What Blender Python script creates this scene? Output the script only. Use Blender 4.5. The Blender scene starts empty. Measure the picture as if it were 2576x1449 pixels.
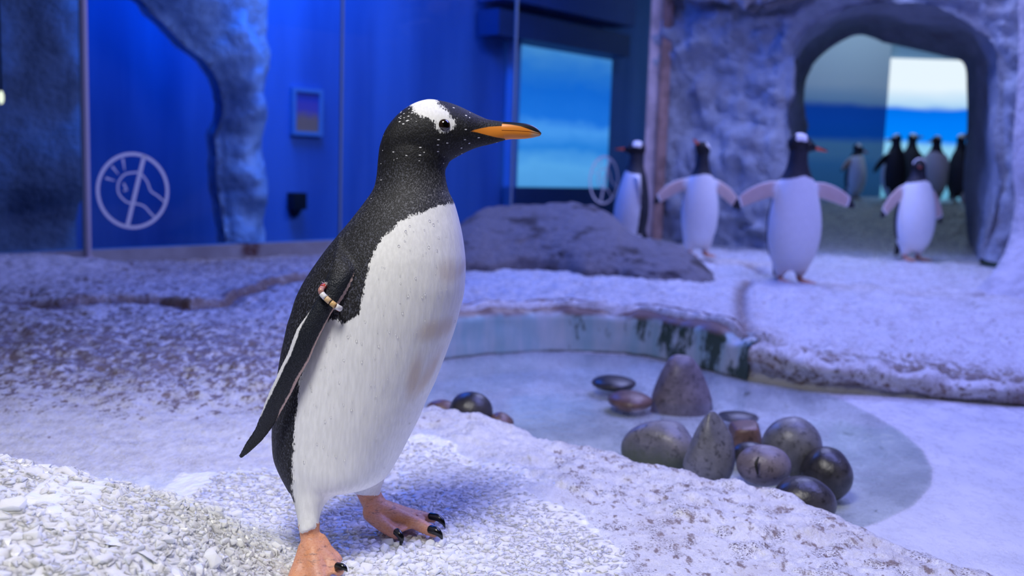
import bpy, math, random
import numpy as np
from mathutils import Vector, Matrix
from mathutils.bvhtree import BVHTree

random.seed(7)
RNG = np.random.default_rng(7)
scene = bpy.context.scene
COL = scene.collection

# ---------------------------------------------------------------- camera
FPX = 2576 * 35.0 / 36.0
CAM = Vector((0, 0, 0.60))
PITCH = math.atan((724.5 - 420) / FPX)
ROLL = math.atan(0.033)
_r0 = Vector((1, 0, 0)); _u0 = Vector((0, math.sin(PITCH), math.cos(PITCH)))
FWD = Vector((0, math.cos(PITCH), -math.sin(PITCH)))
RGT = math.cos(ROLL) * _r0 + math.sin(ROLL) * _u0
UPV = -math.sin(ROLL) * _r0 + math.cos(ROLL) * _u0
cam_data = bpy.data.cameras.new('camera')
cam_data.lens = 35; cam_data.sensor_width = 36; cam_data.sensor_fit = 'HORIZONTAL'
cam_data.clip_start = 0.05; cam_data.clip_end = 100
cam_data.dof.use_dof = True
cam_data.dof.focus_distance = 1.47
cam_data.dof.aperture_fstop = 3.4
cam = bpy.data.objects.new('camera', cam_data)
COL.objects.link(cam)
M = Matrix((RGT, UPV, -FWD)).transposed().to_4x4()
M.translation = CAM
cam.matrix_world = M
scene.camera = cam

# ---------------------------------------------------------------- world, lights, exposure
scene.view_settings.view_transform = 'Standard'
scene.view_settings.look = 'None'
scene.view_settings.gamma = 1
scene.view_settings.exposure = 0.75
scene.view_settings.use_curve_mapping = False
world = bpy.data.worlds.new('world'); scene.world = world
world.use_nodes = True
bgn = world.node_tree.nodes['Background']
bgn.inputs['Color'].default_value = (0, 0, 0, 1)
bgn.inputs['Strength'].default_value = 0.0


def lamp(name, kind, loc, target, energy, color, size=1.0, size_y=None, spot=None, blend=1.0, spread=None):
    l = bpy.data.lights.new(name, kind)
    l.energy = energy; l.color = color
    if kind == 'AREA':
        l.size = size
        if size_y:
            l.shape = 'RECTANGLE'; l.size_y = size_y
        if spread:
            l.spread = spread
    else:
        l.shadow_soft_size = size
    if kind == 'SPOT':
        l.spot_size = spot; l.spot_blend = blend
    o = bpy.data.objects.new(name, l); COL.objects.link(o)
    o.location = loc
    d = Vector(target) - Vector(loc)
    o.rotation_euler = d.to_track_quat('-Z', 'Y').to_euler()
    return o


# ceiling lamps of the exhibit, of the visitor side and of the room past the tunnel, all above the frame
lamp('ceiling_panel_pool_offscreen', 'AREA', (1.7, 3.0, 3.1), (1.3, 3.1, 0), 70, (0.28, 0.31, 1.0), 1.8, 2.2)
lamp('ceiling_panel_ledge_offscreen', 'AREA', (1.6, 5.9, 3.2), (1.5, 5.7, 0), 58, (0.42, 0.47, 1.0), 1.6, 1.2)
lamp('ceiling_spot_near_offscreen', 'SPOT', (-0.55, 0.40, 3.0), (-0.25, 1.40, 0.12), 205, (1.0, 0.98, 0.96), 0.5, spot=math.radians(66), blend=1.0)
lamp('ceiling_lamp_visitor_offscreen', 'AREA', (-1.5, 6.6, 3.3), (-1.6, 7.3, 0.6), 95, (0.0, 0.16, 1.0), 1.2)
lamp('ceiling_lamp_tunnel_room_offscreen', 'AREA', (3.9, 10.6, 3.2), (3.7, 11.6, .8), 17, (.55, .78, 1.0), .8)


# ---------------------------------------------------------------- pixel helpers (photo 2576 x 1449)
def ray(px, py):
    return FWD + RGT * ((px - 1288) / FPX) - UPV * ((py - 724.5) / FPX)


def P(px, py, d):
    return CAM + ray(px, py) * d


def onz(px, py, z=0.0):
    r = ray(px, py)
    return CAM + r * ((z - CAM.z) / r.z)


def project(v):
    """numpy (n,3) -> (n,2) pixels"""
    q = np.asarray(v) - np.array(CAM)
    d = q @ np.array(FWD)
    return np.stack([1288 + FPX * (q @ np.array(RGT)) / d, 724.5 - FPX * (q @ np.array(UPV)) / d], 1)


def smooth(a, b, x):
    t = np.clip((x - a) / (b - a), 0, 1)
    return t * t * (3 - 2 * t)


def dist_line(pts, line, closed=False):
    pts = np.asarray(pts, float); line = np.asarray(line, float)
    best = np.full(len(pts), 1e9)
    n = len(line)
    for i in range(n if closed else n - 1):
        a = line[i]; b = line[(i + 1) % n]
        ab = b - a
        t = np.clip(((pts - a) @ ab) / max(ab @ ab, 1e-12), 0, 1)
        best = np.minimum(best, np.linalg.norm(pts - a - t[:, None] * ab, axis=1))
    return best


def inside(pts, poly):
    pts = np.asarray(pts, float); poly = np.asarray(poly, float)
    x, y = pts[:, 0], pts[:, 1]
    c = np.zeros(len(pts), bool)
    n = len(poly)
    for i in range(n):
        x1, y1 = poly[i]; x2, y2 = poly[(i + 1) % n]
        if y1 == y2:
            continue
        c ^= ((y1 > y) != (y2 > y)) & (x < (x2 - x1) * (y - y1) / (y2 - y1) + x1)
    return c


def sdpoly(pts, poly):
    return np.where(inside(pts, poly), 1, -1) * dist_line(pts, poly, True)


# ---------------------------------------------------------------- numpy gradient noise
_perm = np.random.default_rng(3).permutation(256)
_perm = np.concatenate([_perm, _perm, _perm])
_grad = np.random.default_rng(5).normal(size=(256, 3)); _grad /= np.linalg.norm(_grad, axis=1)[:, None]


def perlin(p):
    p = np.asarray(p, float)
    i = np.floor(p).astype(int); f = p - i
    u = f * f * f * (f * (f * 6 - 15) + 10)
    i &= 255
    out = 0
    for dx in (0, 1):
        wx = u[:, 0] if dx else 1 - u[:, 0]
        for dy in (0, 1):
            wy = u[:, 1] if dy else 1 - u[:, 1]
            for dz in (0, 1):
                wz = u[:, 2] if dz else 1 - u[:, 2]
                h = _perm[_perm[_perm[(i[:, 0] + dx) & 255] + ((i[:, 1] + dy) & 255)] + ((i[:, 2] + dz) & 255)]
                g = _grad[h]
                out = out + wx * wy * wz * ((f[:, 0] - dx) * g[:, 0] + (f[:, 1] - dy) * g[:, 1] + (f[:, 2] - dz) * g[:, 2])
    return out


def fbm(p, scale, octv=4, gain=0.5, off=0.0):
    p = np.asarray(p, float) * scale + off
    s = 0; a = 1.0
    for k in range(octv):
        s = s + a * perlin(p); p = p * 2.03 + 17.3; a *= gain
    return s


# ---------------------------------------------------------------- objects
def tag(o, label=None, cat=None, group=None, kind=None):
    if label: o['label'] = label
    if cat: o['category'] = cat
    if group: o['group'] = group
    if kind: o['kind'] = kind
    return o


def empty(name, loc=(0, 0, 0)):
    o = bpy.data.objects.new(name, None); COL.objects.link(o)
    o.location = loc; o.empty_display_size = 0.05
    return o


def mesh_obj(name, verts, faces, mat, parent=None, smooth_=True, base=None, attrs=None):
    me = bpy.data.meshes.new(name)
    verts = np.asarray(verts, float)
    if base is not None:
        verts = verts - np.array(base)
    fa = faces if isinstance(faces, list) else np.asarray(faces).tolist()
    me.from_pydata(verts.tolist(), [], fa)
    return link_mesh(name, me, mat, parent, smooth_, attrs)


def link_mesh(name, me, mat, parent=None, smooth_=True, attrs=None):
    if mat is not None:
        me.materials.append(mat)
    if smooth_:
        me.polygons.foreach_set('use_smooth', np.ones(len(me.polygons), bool))
    for k, v in (attrs or {}).items():
        a = me.attributes.new(k, 'FLOAT', 'POINT')
        a.data.foreach_set('value', np.asarray(v, np.float32))
    me.update()
    o = bpy.data.objects.new(name, me); COL.objects.link(o)
    if parent is not None:
        o.parent = parent
    return o


def grid_faces(nu, nv, close_u=False):
    """index = v*nu + u"""
    uu = nu if close_u else nu - 1
    u, v = np.meshgrid(np.arange(uu), np.arange(nv - 1))
    a = v * nu + u; b = v * nu + (u + 1) % nu; c = (v + 1) * nu + (u + 1) % nu; d = (v + 1) * nu + u
    return np.stack([a, b, c, d], -1).reshape(-1, 4)


def box_data(c, h):
    c = np.array(c, float); h = np.array(h, float)
    v = [c + h * np.array(s) for s in ((-1, -1, -1), (1, -1, -1), (1, 1, -1), (-1, 1, -1), (-1, -1, 1), (1, -1, 1), (1, 1, 1), (-1, 1, 1))]
    f = [(0, 3, 2, 1), (4, 5, 6, 7), (0, 1, 5, 4), (1, 2, 6, 5), (2, 3, 7, 6), (3, 0, 4, 7)]
    return v, f


def prism(poly3, vec):
    """closed prism: polygon of 3d points extruded by vec"""
    n = len(poly3)
    v = [np.array(p) for p in poly3] + [np.array(p) + np.array(vec) for p in poly3]
    f = [tuple(range(n - 1, -1, -1)), tuple(range(n, 2 * n))]
    f += [(i, (i + 1) % n, n + (i + 1) % n, n + i) for i in range(n)]
    return v, f


def merge(parts):
    V = []; F = []
    for v, f in parts:
        o = len(V)
        V += [tuple(q) for q in v]
        F += [tuple(int(i) + o for i in g) for g in f]
    return V, F


# closed shells -------------------------------------------------------------
def loft(sections, n=28):
    """sections: (center, a, b) -> closed shell"""
    V = []
    ang = np.linspace(0, 2 * np.pi, n, endpoint=False)
    for c, a, b in sections:
        c = np.array(c); a = np.array(a); b = np.array(b)
        V.append(c + np.cos(ang)[:, None] * a + np.sin(ang)[:, None] * b)
    m = len(sections)
    V = np.concatenate(V + [np.array([sections[0][0]]), np.array([sections[-1][0]])])
    F = grid_faces(n, m, True).tolist()
    i0, i1 = m * n, m * n + 1
    F += [(i0, (k + 1) % n, k) for k in range(n)]
    F += [(i1, (m - 1) * n + k, (m - 1) * n + (k + 1) % n) for k in range(n)]
    return V, F


def catmull(pts, k=4):
    p = np.array(pts, float)
    p = np.vstack([2 * p[0] - p[1], p, 2 * p[-1] - p[-2]])
    out = []
    for i in range(1, len(p) - 2):
        for t in np.linspace(0, 1, k, endpoint=False):
            a, b, c, d = p[i - 1], p[i], p[i + 1], p[i + 2]
            out.append(0.5 * (2 * b + (c - a) * t + (2 * a - 5 * b + 4 * c - d) * t * t + (3 * b - a - 3 * c + d) * t ** 3))
    out.append(p[-2])
    return np.array(out)


def tube(pts, rad, n=14, k=4, flat=1.0, up=(0, 0, 1)):
    """round tube; flat squashes it along 'up'"""
    q = catmull(np.hstack([np.array([list(x) for x in pts], float), np.array(rad, float)[:, None]]), k)
    c = q[:, :3]; r = np.maximum(q[:, 3], 1e-4)
    sec = []
    for i in range(len(c)):
        t = c[min(i + 1, len(c) - 1)] - c[max(i - 1, 0)]
        t /= np.linalg.norm(t) + 1e-12
        s = np.cross(t, up)
        if np.linalg.norm(s) < 1e-3:
            s = np.cross(t, (1, 0, 0.01))
        s /= np.linalg.norm(s)
        b = np.cross(s, t)
        sec.append((c[i], s * r[i], b * r[i] * flat))
    t0 = c[1] - c[0]; t0 /= np.linalg.norm(t0); t1 = c[-1] - c[-2]; t1 /= np.linalg.norm(t1)
    sec = [(c[0] - t0 * r[0] * .5 * flat, sec[0][1] * .55, sec[0][2] * .55)] + sec + [(c[-1] + t1 * r[-1] * .5 * flat, sec[-1][1] * .55, sec[-1][2] * .55)]
    return loft(sec, n)


def union_mesh(name, shells, voxel, iters=4):
    V, F = merge(shells)
    me = bpy.data.meshes.new(name + '_src'); me.from_pydata(V, [], F)
    ob = bpy.data.objects.new(name + '_src', me); COL.objects.link(ob)
    m = ob.modifiers.new('r', 'REMESH'); m.mode = 'VOXEL'; m.voxel_size = voxel
    s = ob.modifiers.new('s', 'SMOOTH'); s.factor = 0.5; s.iterations = iters
    dg = bpy.context.evaluated_depsgraph_get()
    out = bpy.data.meshes.new_from_object(ob.evaluated_get(dg))
    out.name = name
    bpy.data.objects.remove(ob); bpy.data.meshes.remove(me)
    return out


def get_co(me):
    a = np.empty(len(me.vertices) * 3, np.float32); me.vertices.foreach_get('co', a)
    return a.reshape(-1, 3).astype(float)


def get_no(me):
    a = np.empty(len(me.vertices) * 3, np.float32); me.vertex_normals.foreach_get('vector', a)
    return a.reshape(-1, 3).astype(float)


def nearest_comp(co, comps):
    D = []
    for v, f in comps:
        t = BVHTree.FromPolygons([tuple(q) for q in v], [tuple(int(i) for i in g) for g in f])
        D.append(np.array([t.find_nearest(Vector(c))[3] for c in co]))
    return np.argmin(np.array(D), 0)


# ---------------------------------------------------------------- materials
class Mat:
    def __init__(self, name):
        self.m = bpy.data.materials.new(name); self.m.use_nodes = True
        self.t = self.m.node_tree; self.t.nodes.clear()
        self.out = self.t.nodes.new('ShaderNodeOutputMaterial')

    def n(self, typ, ins=None, **props):
        nd = self.t.nodes.new('ShaderNode' + typ)
        for k, v in props.items():
            setattr(nd, k, v)
        for k, v in (ins or {}).items():
            s = nd.inputs[k]
            if isinstance(v, bpy.types.NodeSocket):
                self.t.links.new(v, s)
            else:
                s.default_value = v if not (isinstance(v, tuple) and len(v) == 3 and s.type == 'RGBA') else (*v, 1)
        return nd

    def attr(self, name):
        return self.n('Attribute', attribute_name=name).outputs['Fac']

    def obj(self):
        return self.n('TexCoord').outputs['Object']

    def pos(self):
        return self.n('NewGeometry').outputs['Position']

    def noise(self, vec, scale, detail=4, rough=0.55, out='Fac'):
        return self.n('TexNoise', {'Vector': vec, 'Scale': scale, 'Detail': detail, 'Roughness': rough}).outputs[out]

    def vor(self, vec, scale, out='Distance', **p):
        return self.n('TexVoronoi', {'Vector': vec, 'Scale': scale}, **p).outputs[out]

    def scale(self, vec, s):
        return self.n('Mapping', {'Vector': vec, 'Scale': s}).outputs[0]

    def math(self, op, a, b=0.0, c=0.0, clamp=False):
        return self.n('Math', {0: a, 1: b, 2: c}, operation=op, use_clamp=clamp).outputs[0]

    def step(self, x, lo, hi, a=0.0, b=1.0):
        return self.n('MapRange', {'Value': x, 'From Min': lo, 'From Max': hi, 'To Min': a, 'To Max': b}, interpolation_type='SMOOTHSTEP').outputs[0]

    def mix(self, f, a, b):
        nd = self.n('Mix', data_type='RGBA')
        for i, v in ((0, f), (6, a), (7, b)):
            s = nd.inputs[i]
            if isinstance(v, bpy.types.NodeSocket):
                self.t.links.new(v, s)
            else:
                s.default_value = v if i == 0 else ((*v, 1) if len(v) == 3 else v)
        return nd.outputs[2]

    def bump(self, h, strength=0.5, dist=0.01, normal=None):
        i = {'Height': h, 'Strength': strength, 'Distance': dist}
        if normal is not None:
            i['Normal'] = normal
        return self.n('Bump', i).outputs[0]

    def pbr(self, **ins):
        names = {'color': 'Base Color', 'rough': 'Roughness', 'normal': 'Normal', 'metal': 'Metallic', 'spec': 'Specular IOR Level',
                 'trans': 'Transmission Weight', 'ior': 'IOR', 'sss': 'Subsurface Weight', 'emit': 'Emission Color', 'emits': 'Emission Strength',
                 'coat': 'Coat Weight', 'coatr': 'Coat Roughness', 'alpha': 'Alpha'}
        nd = self.n('BsdfPrincipled', {names[k]: v for k, v in ins.items()})
        return nd.outputs[0]

    def done(self, sh):
        self.t.links.new(sh, self.out.inputs['Surface'])
        return self.m


def plain(name, color, rough=0.5, spec=0.5, metal=0.0, bump=0.0, bscale=60, var=0.0):
    m = Mat(name)
    c = color; kw = {}
    if var or bump:
        nz = m.noise(m.obj(), bscale, 5)
        if var:
            c = m.mix(m.step(nz, .3, .7), tuple(x * (1 - var) for x in color), tuple(min(1, x * (1 + var)) for x in color))
        if bump:
            kw['normal'] = m.bump(nz, bump, 0.004)
    return m.done(m.pbr(color=c, rough=rough, spec=spec, metal=metal, **kw))


def penguin_material():
    m = Mat('penguin_plumage')
    ob = m.obj()
    fine = m.noise(m.scale(ob, (420, 420, 120)), 1.0, 3, .6)
    med = m.noise(ob, 55, 4)
    # --- white / black edge with feathered raggedness (attribute in photo pixels)
    w = m.attr('white')
    rag = m.math('ADD', m.math('MULTIPLY', m.math('SUBTRACT', fine, .5), 26.0), m.math('MULTIPLY', m.math('SUBTRACT', med, .5), 16.0))
    wmask = m.step(m.math('ADD', w, rag), -2.0, 2.5)
    # --- dark feathers: small scale-like tips
    v = m.vor(m.scale(ob, (1, 1, .6)), 520)
    tip = m.math('MULTIPLY', m.step(v, .38, .75), m.step(m.noise(m.scale(ob, (330, 330, 200)), 1, 2), .3, .72))
    grey = m.attr('grey')
    dark0 = m.mix(tip, (.008, .008, .0105), (.085, .09, .125))
    dark1 = m.mix(tip, (.020, .020, .024), (.17, .17, .19))
    dark = m.mix(grey, dark0, dark1)
    # head is plainer and blacker
    hd = m.attr('head')
    dark = m.mix(m.math('MULTIPLY', hd, .8), dark, m.mix(tip, (.0075, .0075, .009), (.022, .022, .027)))
    # white flecks on the head
    vs = m.vor(m.scale(ob, (.6, 1, 1.5)), 250)
    sel = m.vor(m.scale(ob, (.6, 1, 1.5)), 250, 'Color')
    selr = m.n('SeparateColor', {'Color': sel}).outputs[0]
    fl = m.math('MULTIPLY', m.step(vs, .40, .26), m.math('GREATER_THAN', m.math('ADD', selr, m.attr('fleck')), 1.0))
    dark = m.mix(fl, dark, (.78, .78, .82))
    # --- white plumage with faint streaks and tan stains
    st = m.noise(m.scale(ob, (260, 260, 34)), 1.0, 2)
    white = m.mix(m.step(st, .3, .75), (.80, .80, .80), (.90, .90, .90))
    white = m.mix(m.math('MULTIPLY', m.attr('stain'), m.step(m.noise(m.scale(ob, (30, 30, 14)), 1, 3), .10, .55)), white, (.68, .58, .49))
    col = m.mix(wmask, dark, white)
    # --- orange gape stripe
    col = m.mix(m.step(m.attr('orange'), -1.2, 1.2), col, (.82, .27, .035))
    # --- flippers
    fb = m.mix(m.step(m.vor(ob, 850), .4, .8), (.010, .012, .018), (.030, .034, .048))
    fr = m.math('MULTIPLY', m.math('SUBTRACT', fine, .5), 6.0)
    fcol = m.mix(m.step(m.math('ADD', m.attr('flip_white'), fr), -1.5, 1.5), fb, (.80, .80, .82))
    fcol = m.mix(m.step(m.math('ADD', m.attr('flip_pink'), fr), -1.5, 1.5), fcol, m.mix(m.noise(ob, 40, 3), (.62, .42, .36), (.72, .56, .50)))
    col = m.mix(m.attr('flip'), col, fcol)
    # --- feet
    wr = m.vor(m.scale(ob, (1, 1, 1.3)), 330)
    crease = m.noise(m.scale(ob, (70, 70, 260)), 1, 4, .6)
    foot = m.mix(m.step(m.noise(ob, 48, 3), .35, .68), (.66, .30, .20), (.72, .29, .13))
    foot = m.mix(m.step(crease, .46, .30), foot, (.33, .15, .11))
    foot = m.mix(m.step(wr, .2, .7, 0, .25), foot, (.88, .52, .36))
    ft = m.attr('foot')
    col = m.mix(m.step(m.math('ADD', ft, m.math('MULTIPLY', m.math('SUBTRACT', fine, .5), .9)), .4, .6), col, foot)
    hgt = m.math('ADD', m.math('MULTIPLY', m.math('SUBTRACT', 1.0, v), m.math('SUBTRACT', 1.0, m.math('MULTIPLY', wmask, .85))), m.math('MULTIPLY', st, .45))
    hgt = m.math('ADD', hgt, m.math('MULTIPLY', m.math('MULTIPLY', crease, ft), 1.6))
    orm = m.step(m.attr('orange'), -1.2, 1.2)
    nrm = m.bump(hgt, m.math('MULTIPLY', m.math('SUBTRACT', 1.0, orm), .5), .0011)
    rough = m.math('SUBTRACT', m.math('SUBTRACT', .62, m.math('MULTIPLY', orm, .3)), m.math('MULTIPLY', m.math('MAXIMUM', m.attr('flip'), ft), .2))
    return m.done(m.pbr(color=col, rough=rough, spec=.35, normal=nrm))


def ground_material():
    m = Mat('rock_floor')
    ob = m.obj()
    dirt = m.attr('dirt'); ice = m.attr('ice'); pool = m.attr('pool'); crack = m.attr('crack'); snow = m.attr('snow')
    flat = m.scale(ob, (1, .55, 1))
    n1 = m.noise(flat, 40, 6, .65)
    n2 = m.noise(flat, 75, 5, .65)
    n3 = m.noise(ob, 300, 3, .65)
    base = m.mix(m.step(n2, .3, .7), (.66, .645, .65), (.84, .83, .82))
    f = m.math('ADD', m.math('MULTIPLY', n1, .55), m.math('MULTIPLY', n2, .45))
    thr = m.math('SUBTRACT', .68, m.math('MULTIPLY', dirt, .24))
    d = m.step(m.math('SUBTRACT', f, thr), -.02, .075)
    brown = m.mix(n3, (.13, .088, .065), (.32, .24, .185))
    c = m.mix(d, base, brown)
    sp = m.math('MULTIPLY', m.step(n3, .50, .60), m.step(m.noise(ob, 17, 4, .6), .50, .62))
    c = m.mix(m.math('MULTIPLY', sp, m.math('MINIMUM', m.math('MULTIPLY', dirt, 1.6), 1.0)), c, (.10, .065, .045))
    c = m.mix(m.math('MULTIPLY', m.step(m.noise(ob, 9, 3), .42, .72), m.math('MULTIPLY', dirt, .38)), c, (.33, .25, .22))
    pc = m.mix(m.step(m.noise(flat, 7, 6, .65), .40, .62), (.62, .65, .66), (.44, .47, .49))
    pc = m.mix(m.step(m.noise(flat, 26, 5, .7), .60, .74), pc, (.10, .11, .085))
    c = m.mix(pool, c, pc)
    c = m.mix(m.attr('rock'), c, m.mix(m.step(n1, .3, .7), (.24, .25, .28), (.36, .38, .42)))
    c = m.mix(snow, c, m.mix(m.step(m.noise(flat, 10, 5), .38, .7), (.80, .80, .81), (.68, .69, .73)))
    c = m.mix(ice, c, m.mix(m.step(m.vor(ob, 55), .1, .7), (.66, .70, .76), (.82, .85, .88)))
    c = m.mix(m.math('MULTIPLY', crack, m.step(n1, .22, .42)), c, (.17, .10, .08))
    h = m.math('ADD', m.math('MULTIPLY', n2, 1.0), m.math('MULTIPLY', n3, .35))
    nb = m.bump(h, .7, .006)
    rough = m.step(n1, .3, .65, .07, .5)
    return m.done(m.pbr(color=c, rough=rough, spec=.5, normal=nb))


def rock_wall_material(name, light=(.56, .54, .55), dark=(.20, .18, .18), sc=1.0, dirt=.5):
    m = Mat(name)
    ob = m.obj()
    n1 = m.noise(ob, 2.2 * sc, 6, .6); n2 = m.noise(ob, 9 * sc, 6, .65); n3 = m.noise(ob, 40 * sc, 4)
    c = m.mix(m.step(n2, .3, .72), light, tuple(x * .72 for x in light))
    c = m.mix(m.math('MULTIPLY', m.step(n1, .52, .68), dirt), c, dark)
    c = m.mix(m.math('MULTIPLY', m.step(n3, .58, .72), dirt), c, dark)
    nb = m.bump(m.math('ADD', n2, m.math('MULTIPLY', n3, .3)), .8, .05)
    return m.done(m.pbr(color=c, rough=.75, spec=.25, normal=nb))


def stone_material(name, c1, c2, rough=.38, moss=0.0):
    m = Mat(name)
    ob = m.obj()
    n1 = m.noise(ob, 14, 5, .6); n2 = m.noise(ob, 70, 4, .65)
    c = m.mix(m.step(n1, .35, .68), c1, c2)
    c = m.mix(m.step(n2, .50, .68, 0, .75), c, tuple(x * .35 for x in c1))
    if moss:
        z = m.n('SeparateXYZ', {'Vector': m.n('TexCoord').outputs['Generated']}).outputs[2]
        c = m.mix(m.math('MULTIPLY', m.step(m.math('ADD', z, m.math('MULTIPLY', n2, .5)), 1.0, .66), moss), c, (.07, .085, .05))
    return m.done(m.pbr(color=c, rough=rough, spec=.5, normal=m.bump(n2, .35, .004)))


def ice_material():
    m = Mat('crushed_ice')
    ob = m.obj()
    n1 = m.noise(ob, 60, 3)
    c = m.mix(n1, (.89, .93, .97), (.95, .975, .99))
    nb = m.bump(m.noise(ob, 130, 3), .3, .003)
    nd = m.n('BsdfPrincipled', {'Base Color': c, 'Roughness': .22, 'IOR': 1.31, 'Normal': nb, 'Subsurface Weight': .75, 'Subsurface Radius': (.9, 1.0, 1.15), 'Subsurface Scale': .010})
    return m.done(nd.outputs[0])


def clear_material(name, tint=(.97, .98, 1), ior=1.33, rough=.02, wave=0.0, wscale=8):
    m = Mat(name)
    kw = {}
    if wave:
        kw['Normal'] = m.bump(m.noise(m.obj(), wscale, 3), wave, .01)
    fr = m.n('Fresnel', {'IOR': ior, **kw}).outputs[0]
    tp = m.n('BsdfTransparent', {'Color': tint}).outputs[0]
    gl = m.n('BsdfGlossy', {'Color': (1, 1, 1), 'Roughness': rough, **kw}).outputs[0]
    return m.done(m.n('MixShader', {0: fr, 1: tp, 2: gl}).outputs[0])


M_PENG = penguin_material()
M_GROUND = ground_material()
M_ICE = ice_material()
M_CLAW = plain('claw_horn', (.006, .006, .007), .22, .6)
M_PUPIL = plain('eye_pupil', (.002, .002, .002), .05, .6)
m = Mat('eye_iris')
M_EYE = m.done(m.pbr(color=m.mix(m.noise(m.obj(), 500, 2), (.010, .006, .005), (.028, .016, .012)), rough=.06, spec=.6, coat=.5))
m = Mat('beak_horn')
_c = m.mix(m.step(m.attr('tip'), 0, 1), (.82, .27, .035), (.55, .38, .26))
_c = m.mix(m.step(m.math('ABSOLUTE', m.attr('gape')), 1.6, .5), _c, (.25, .07, .012))
_c = m.mix(m.step(m.attr('culmen'), -1.2, 1.2), _c, (.012, .013, .014))
M_BEAK = m.done(m.pbr(color=_c, rough=.32, spec=.4))
M_DROP = clear_material('water_drop', (1, 1, 1), 1.33, .0)

# ================================================================= LARGE STRUCTURE
# plan outlines traced on the ground
crest_px = [(940, 1030), (1010, 1040), (1090, 1046), (1200, 1066), (1300, 1090), (1440, 1122), (1560, 1152), (1700, 1190), (1850, 1216), (1950, 1242),
            (2050, 1286), (2130, 1326), (2200, 1352), (2330, 1397), (2480, 1449), (2640, 1500), (2900, 1560)]
NEAR = [tuple(onz(x, y, 0.0)[:2]) for x, y in crest_px]
far_px = [(900, 960), (1000, 925), (1120, 905), (1260, 890), (1400, 884), (1600, 895), (1750, 925), (1880, 958), (2080, 988), (2200, 1000), (2350, 1016),
          (2576, 1046), (2760, 1070), (3000, 1100)]
FAR = [tuple(onz(x, y, -0.10)[:2]) for x, y in far_px]
BASIN = NEAR[::-1] + FAR
edge_px = [(2085, 992), (2130, 1010), (2200, 1045), (2270, 1087), (2320, 1130), (2348, 1180), (2345, 1222), (2300, 1272), (2220, 1312), (2140, 1338), (2060, 1362)]
EDGE = [tuple(onz(x, y, -0.10)[:2]) for x, y in edge_px]
WATER = FAR[:8] + EDGE + NEAR[:11][::-1]
CRACK_L = [tuple(onz(x, y, 0.04)[:2]) for x, y in ((20, 805), (150, 812), (300, 800), (400, 800), (480, 812), (560, 800), (620, 770), (690, 742), (770, 728))]
CRACK_R = [tuple(onz(x, y, 0.06)[:2]) for x, y in ((1880, 715), (1862, 745), (1866, 780), (1880, 825), (1876, 870), (1880, 940))]
CRACK_B = [tuple(onz(x, y, 0.085)[:2]) for x, y in ((1790, 660), (1880, 662), (1930, 690), (2050, 712), (2160, 722), (2300, 735), (2430, 742), (2520, 735))]


_ga = onz(215, 655, .08); _gb = onz(840, 625, .08)
GA2 = (_ga.x, _ga.y); _gl = (_gb - _ga).normalized(); GN2 = (-_gl.y, _gl.x)


def ground_info(xy):
    xy = np.asarray(xy, float)
    x, y = xy[:, 0], xy[:, 1]
    p3 = np.stack([x, y, np.zeros(len(x))], 1)
    land = 0.085 * smooth(1.9, 3.4, y)
    gd_ = np.array(GN2)
    land = land - .03 * smooth(.6, .05, np.abs((xy - np.array(GA2)) @ gd_)) * (x < 1.2)
    dn = dist_line(xy, NEAR); df = dist_line(xy, FAR)
    ins = inside(xy, BASIN)
    sdw = sdpoly(xy, WATER)
    # rounded right-hand ledge
    rnd = smooth(.75, 1.05, x) * (y > 2.6)
    land = land - rnd * 0.085 * (1 - smooth(-.1, 1.15, df)) * (~ins)
    # tunnel ramp behind the arch
    land = land + 0.30 * smooth(7.3, 9.2, y) * smooth(1.3, 1.9, x)
    rough = fbm(p3, 5, 3) * .022 + fbm(p3, 21, 4, .6, 4.0) * .0105 + fbm(p3, 90, 2, .5, 9.0) * .0030
    cl = np.exp(-((dist_line(xy, CRACK_L) + .5 * np.abs(fbm(p3, 9, 3)) * .05) / .036) ** 2)
    cr = np.exp(-(dist_line(xy, CRACK_R) / .03) ** 2)
    cb = np.exp(-(dist_line(xy, CRACK_B) / .03) ** 2)
    # low shelf: the ground steps up just beyond the left crack
    CLa = np.array(CRACK_L); ba = CLa[:, 0] / CLa[:, 1]; bb = x / np.maximum(y, .1)
    dy = y - np.interp(bb, ba, CLa[:, 1])
    land = land + .035 * smooth(-.005, .045, dy) * np.exp(-np.maximum(dy, 0) / .35) * smooth(ba[0] - .02, ba[0] + .10, bb) * smooth(ba[-1] + .03, ba[-1] - .02, bb)
    amp = .35 + .65 * smooth(1.75, 2.3, y + .35 * x)
    amp = np.where((dn < .25) & (~ins), 1.0, amp)
    z_land = land + rough * amp - .008 * cl - .02 * cr - .03 * cb
    floor = -.10 - .035 * smooth(0, .16, sdw) + .06 * np.clip(-sdw, 0, 1.2) + fbm(p3, 6, 3) * .004 * smooth(0.02, .2, np.abs(sdw))
    wob = fbm(p3, 14, 3, .5, 2.0) * .03
    sdf = np.where(ins, df, -df)
    tf = smooth(-.055, -.02, sdf)
    t = np.where(ins, np.minimum(smooth(0, .15, dn + wob), tf), tf * (df < dn) * (y > 2.6))
    z = z_land * (1 - t) + floor * t
    basin = t
    return z, dict(dn=dn, df=df, ins=ins, sdw=sdw, basin=basin, crack=np.clip(np.maximum.reduce([cl, .8 * cr, .8 * cb]), 0, 1) * (1 - basin))


# ice cover polygon around the feet
ICE_POLY = [tuple(onz(x, y, 0)[:2]) for x, y in ((560, 1190), (720, 1170), (860, 1160), (1010, 1100), (1090, 1090), (1180, 1150), (1300, 1180), (1345, 1215), (1330, 1260), (1440, 1290), (1500, 1330), (1560, 1390), (1520, 1440), (1300, 1480), (1100, 1600), (300, 1700), (0, 1500), (100, 1200))]


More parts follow.
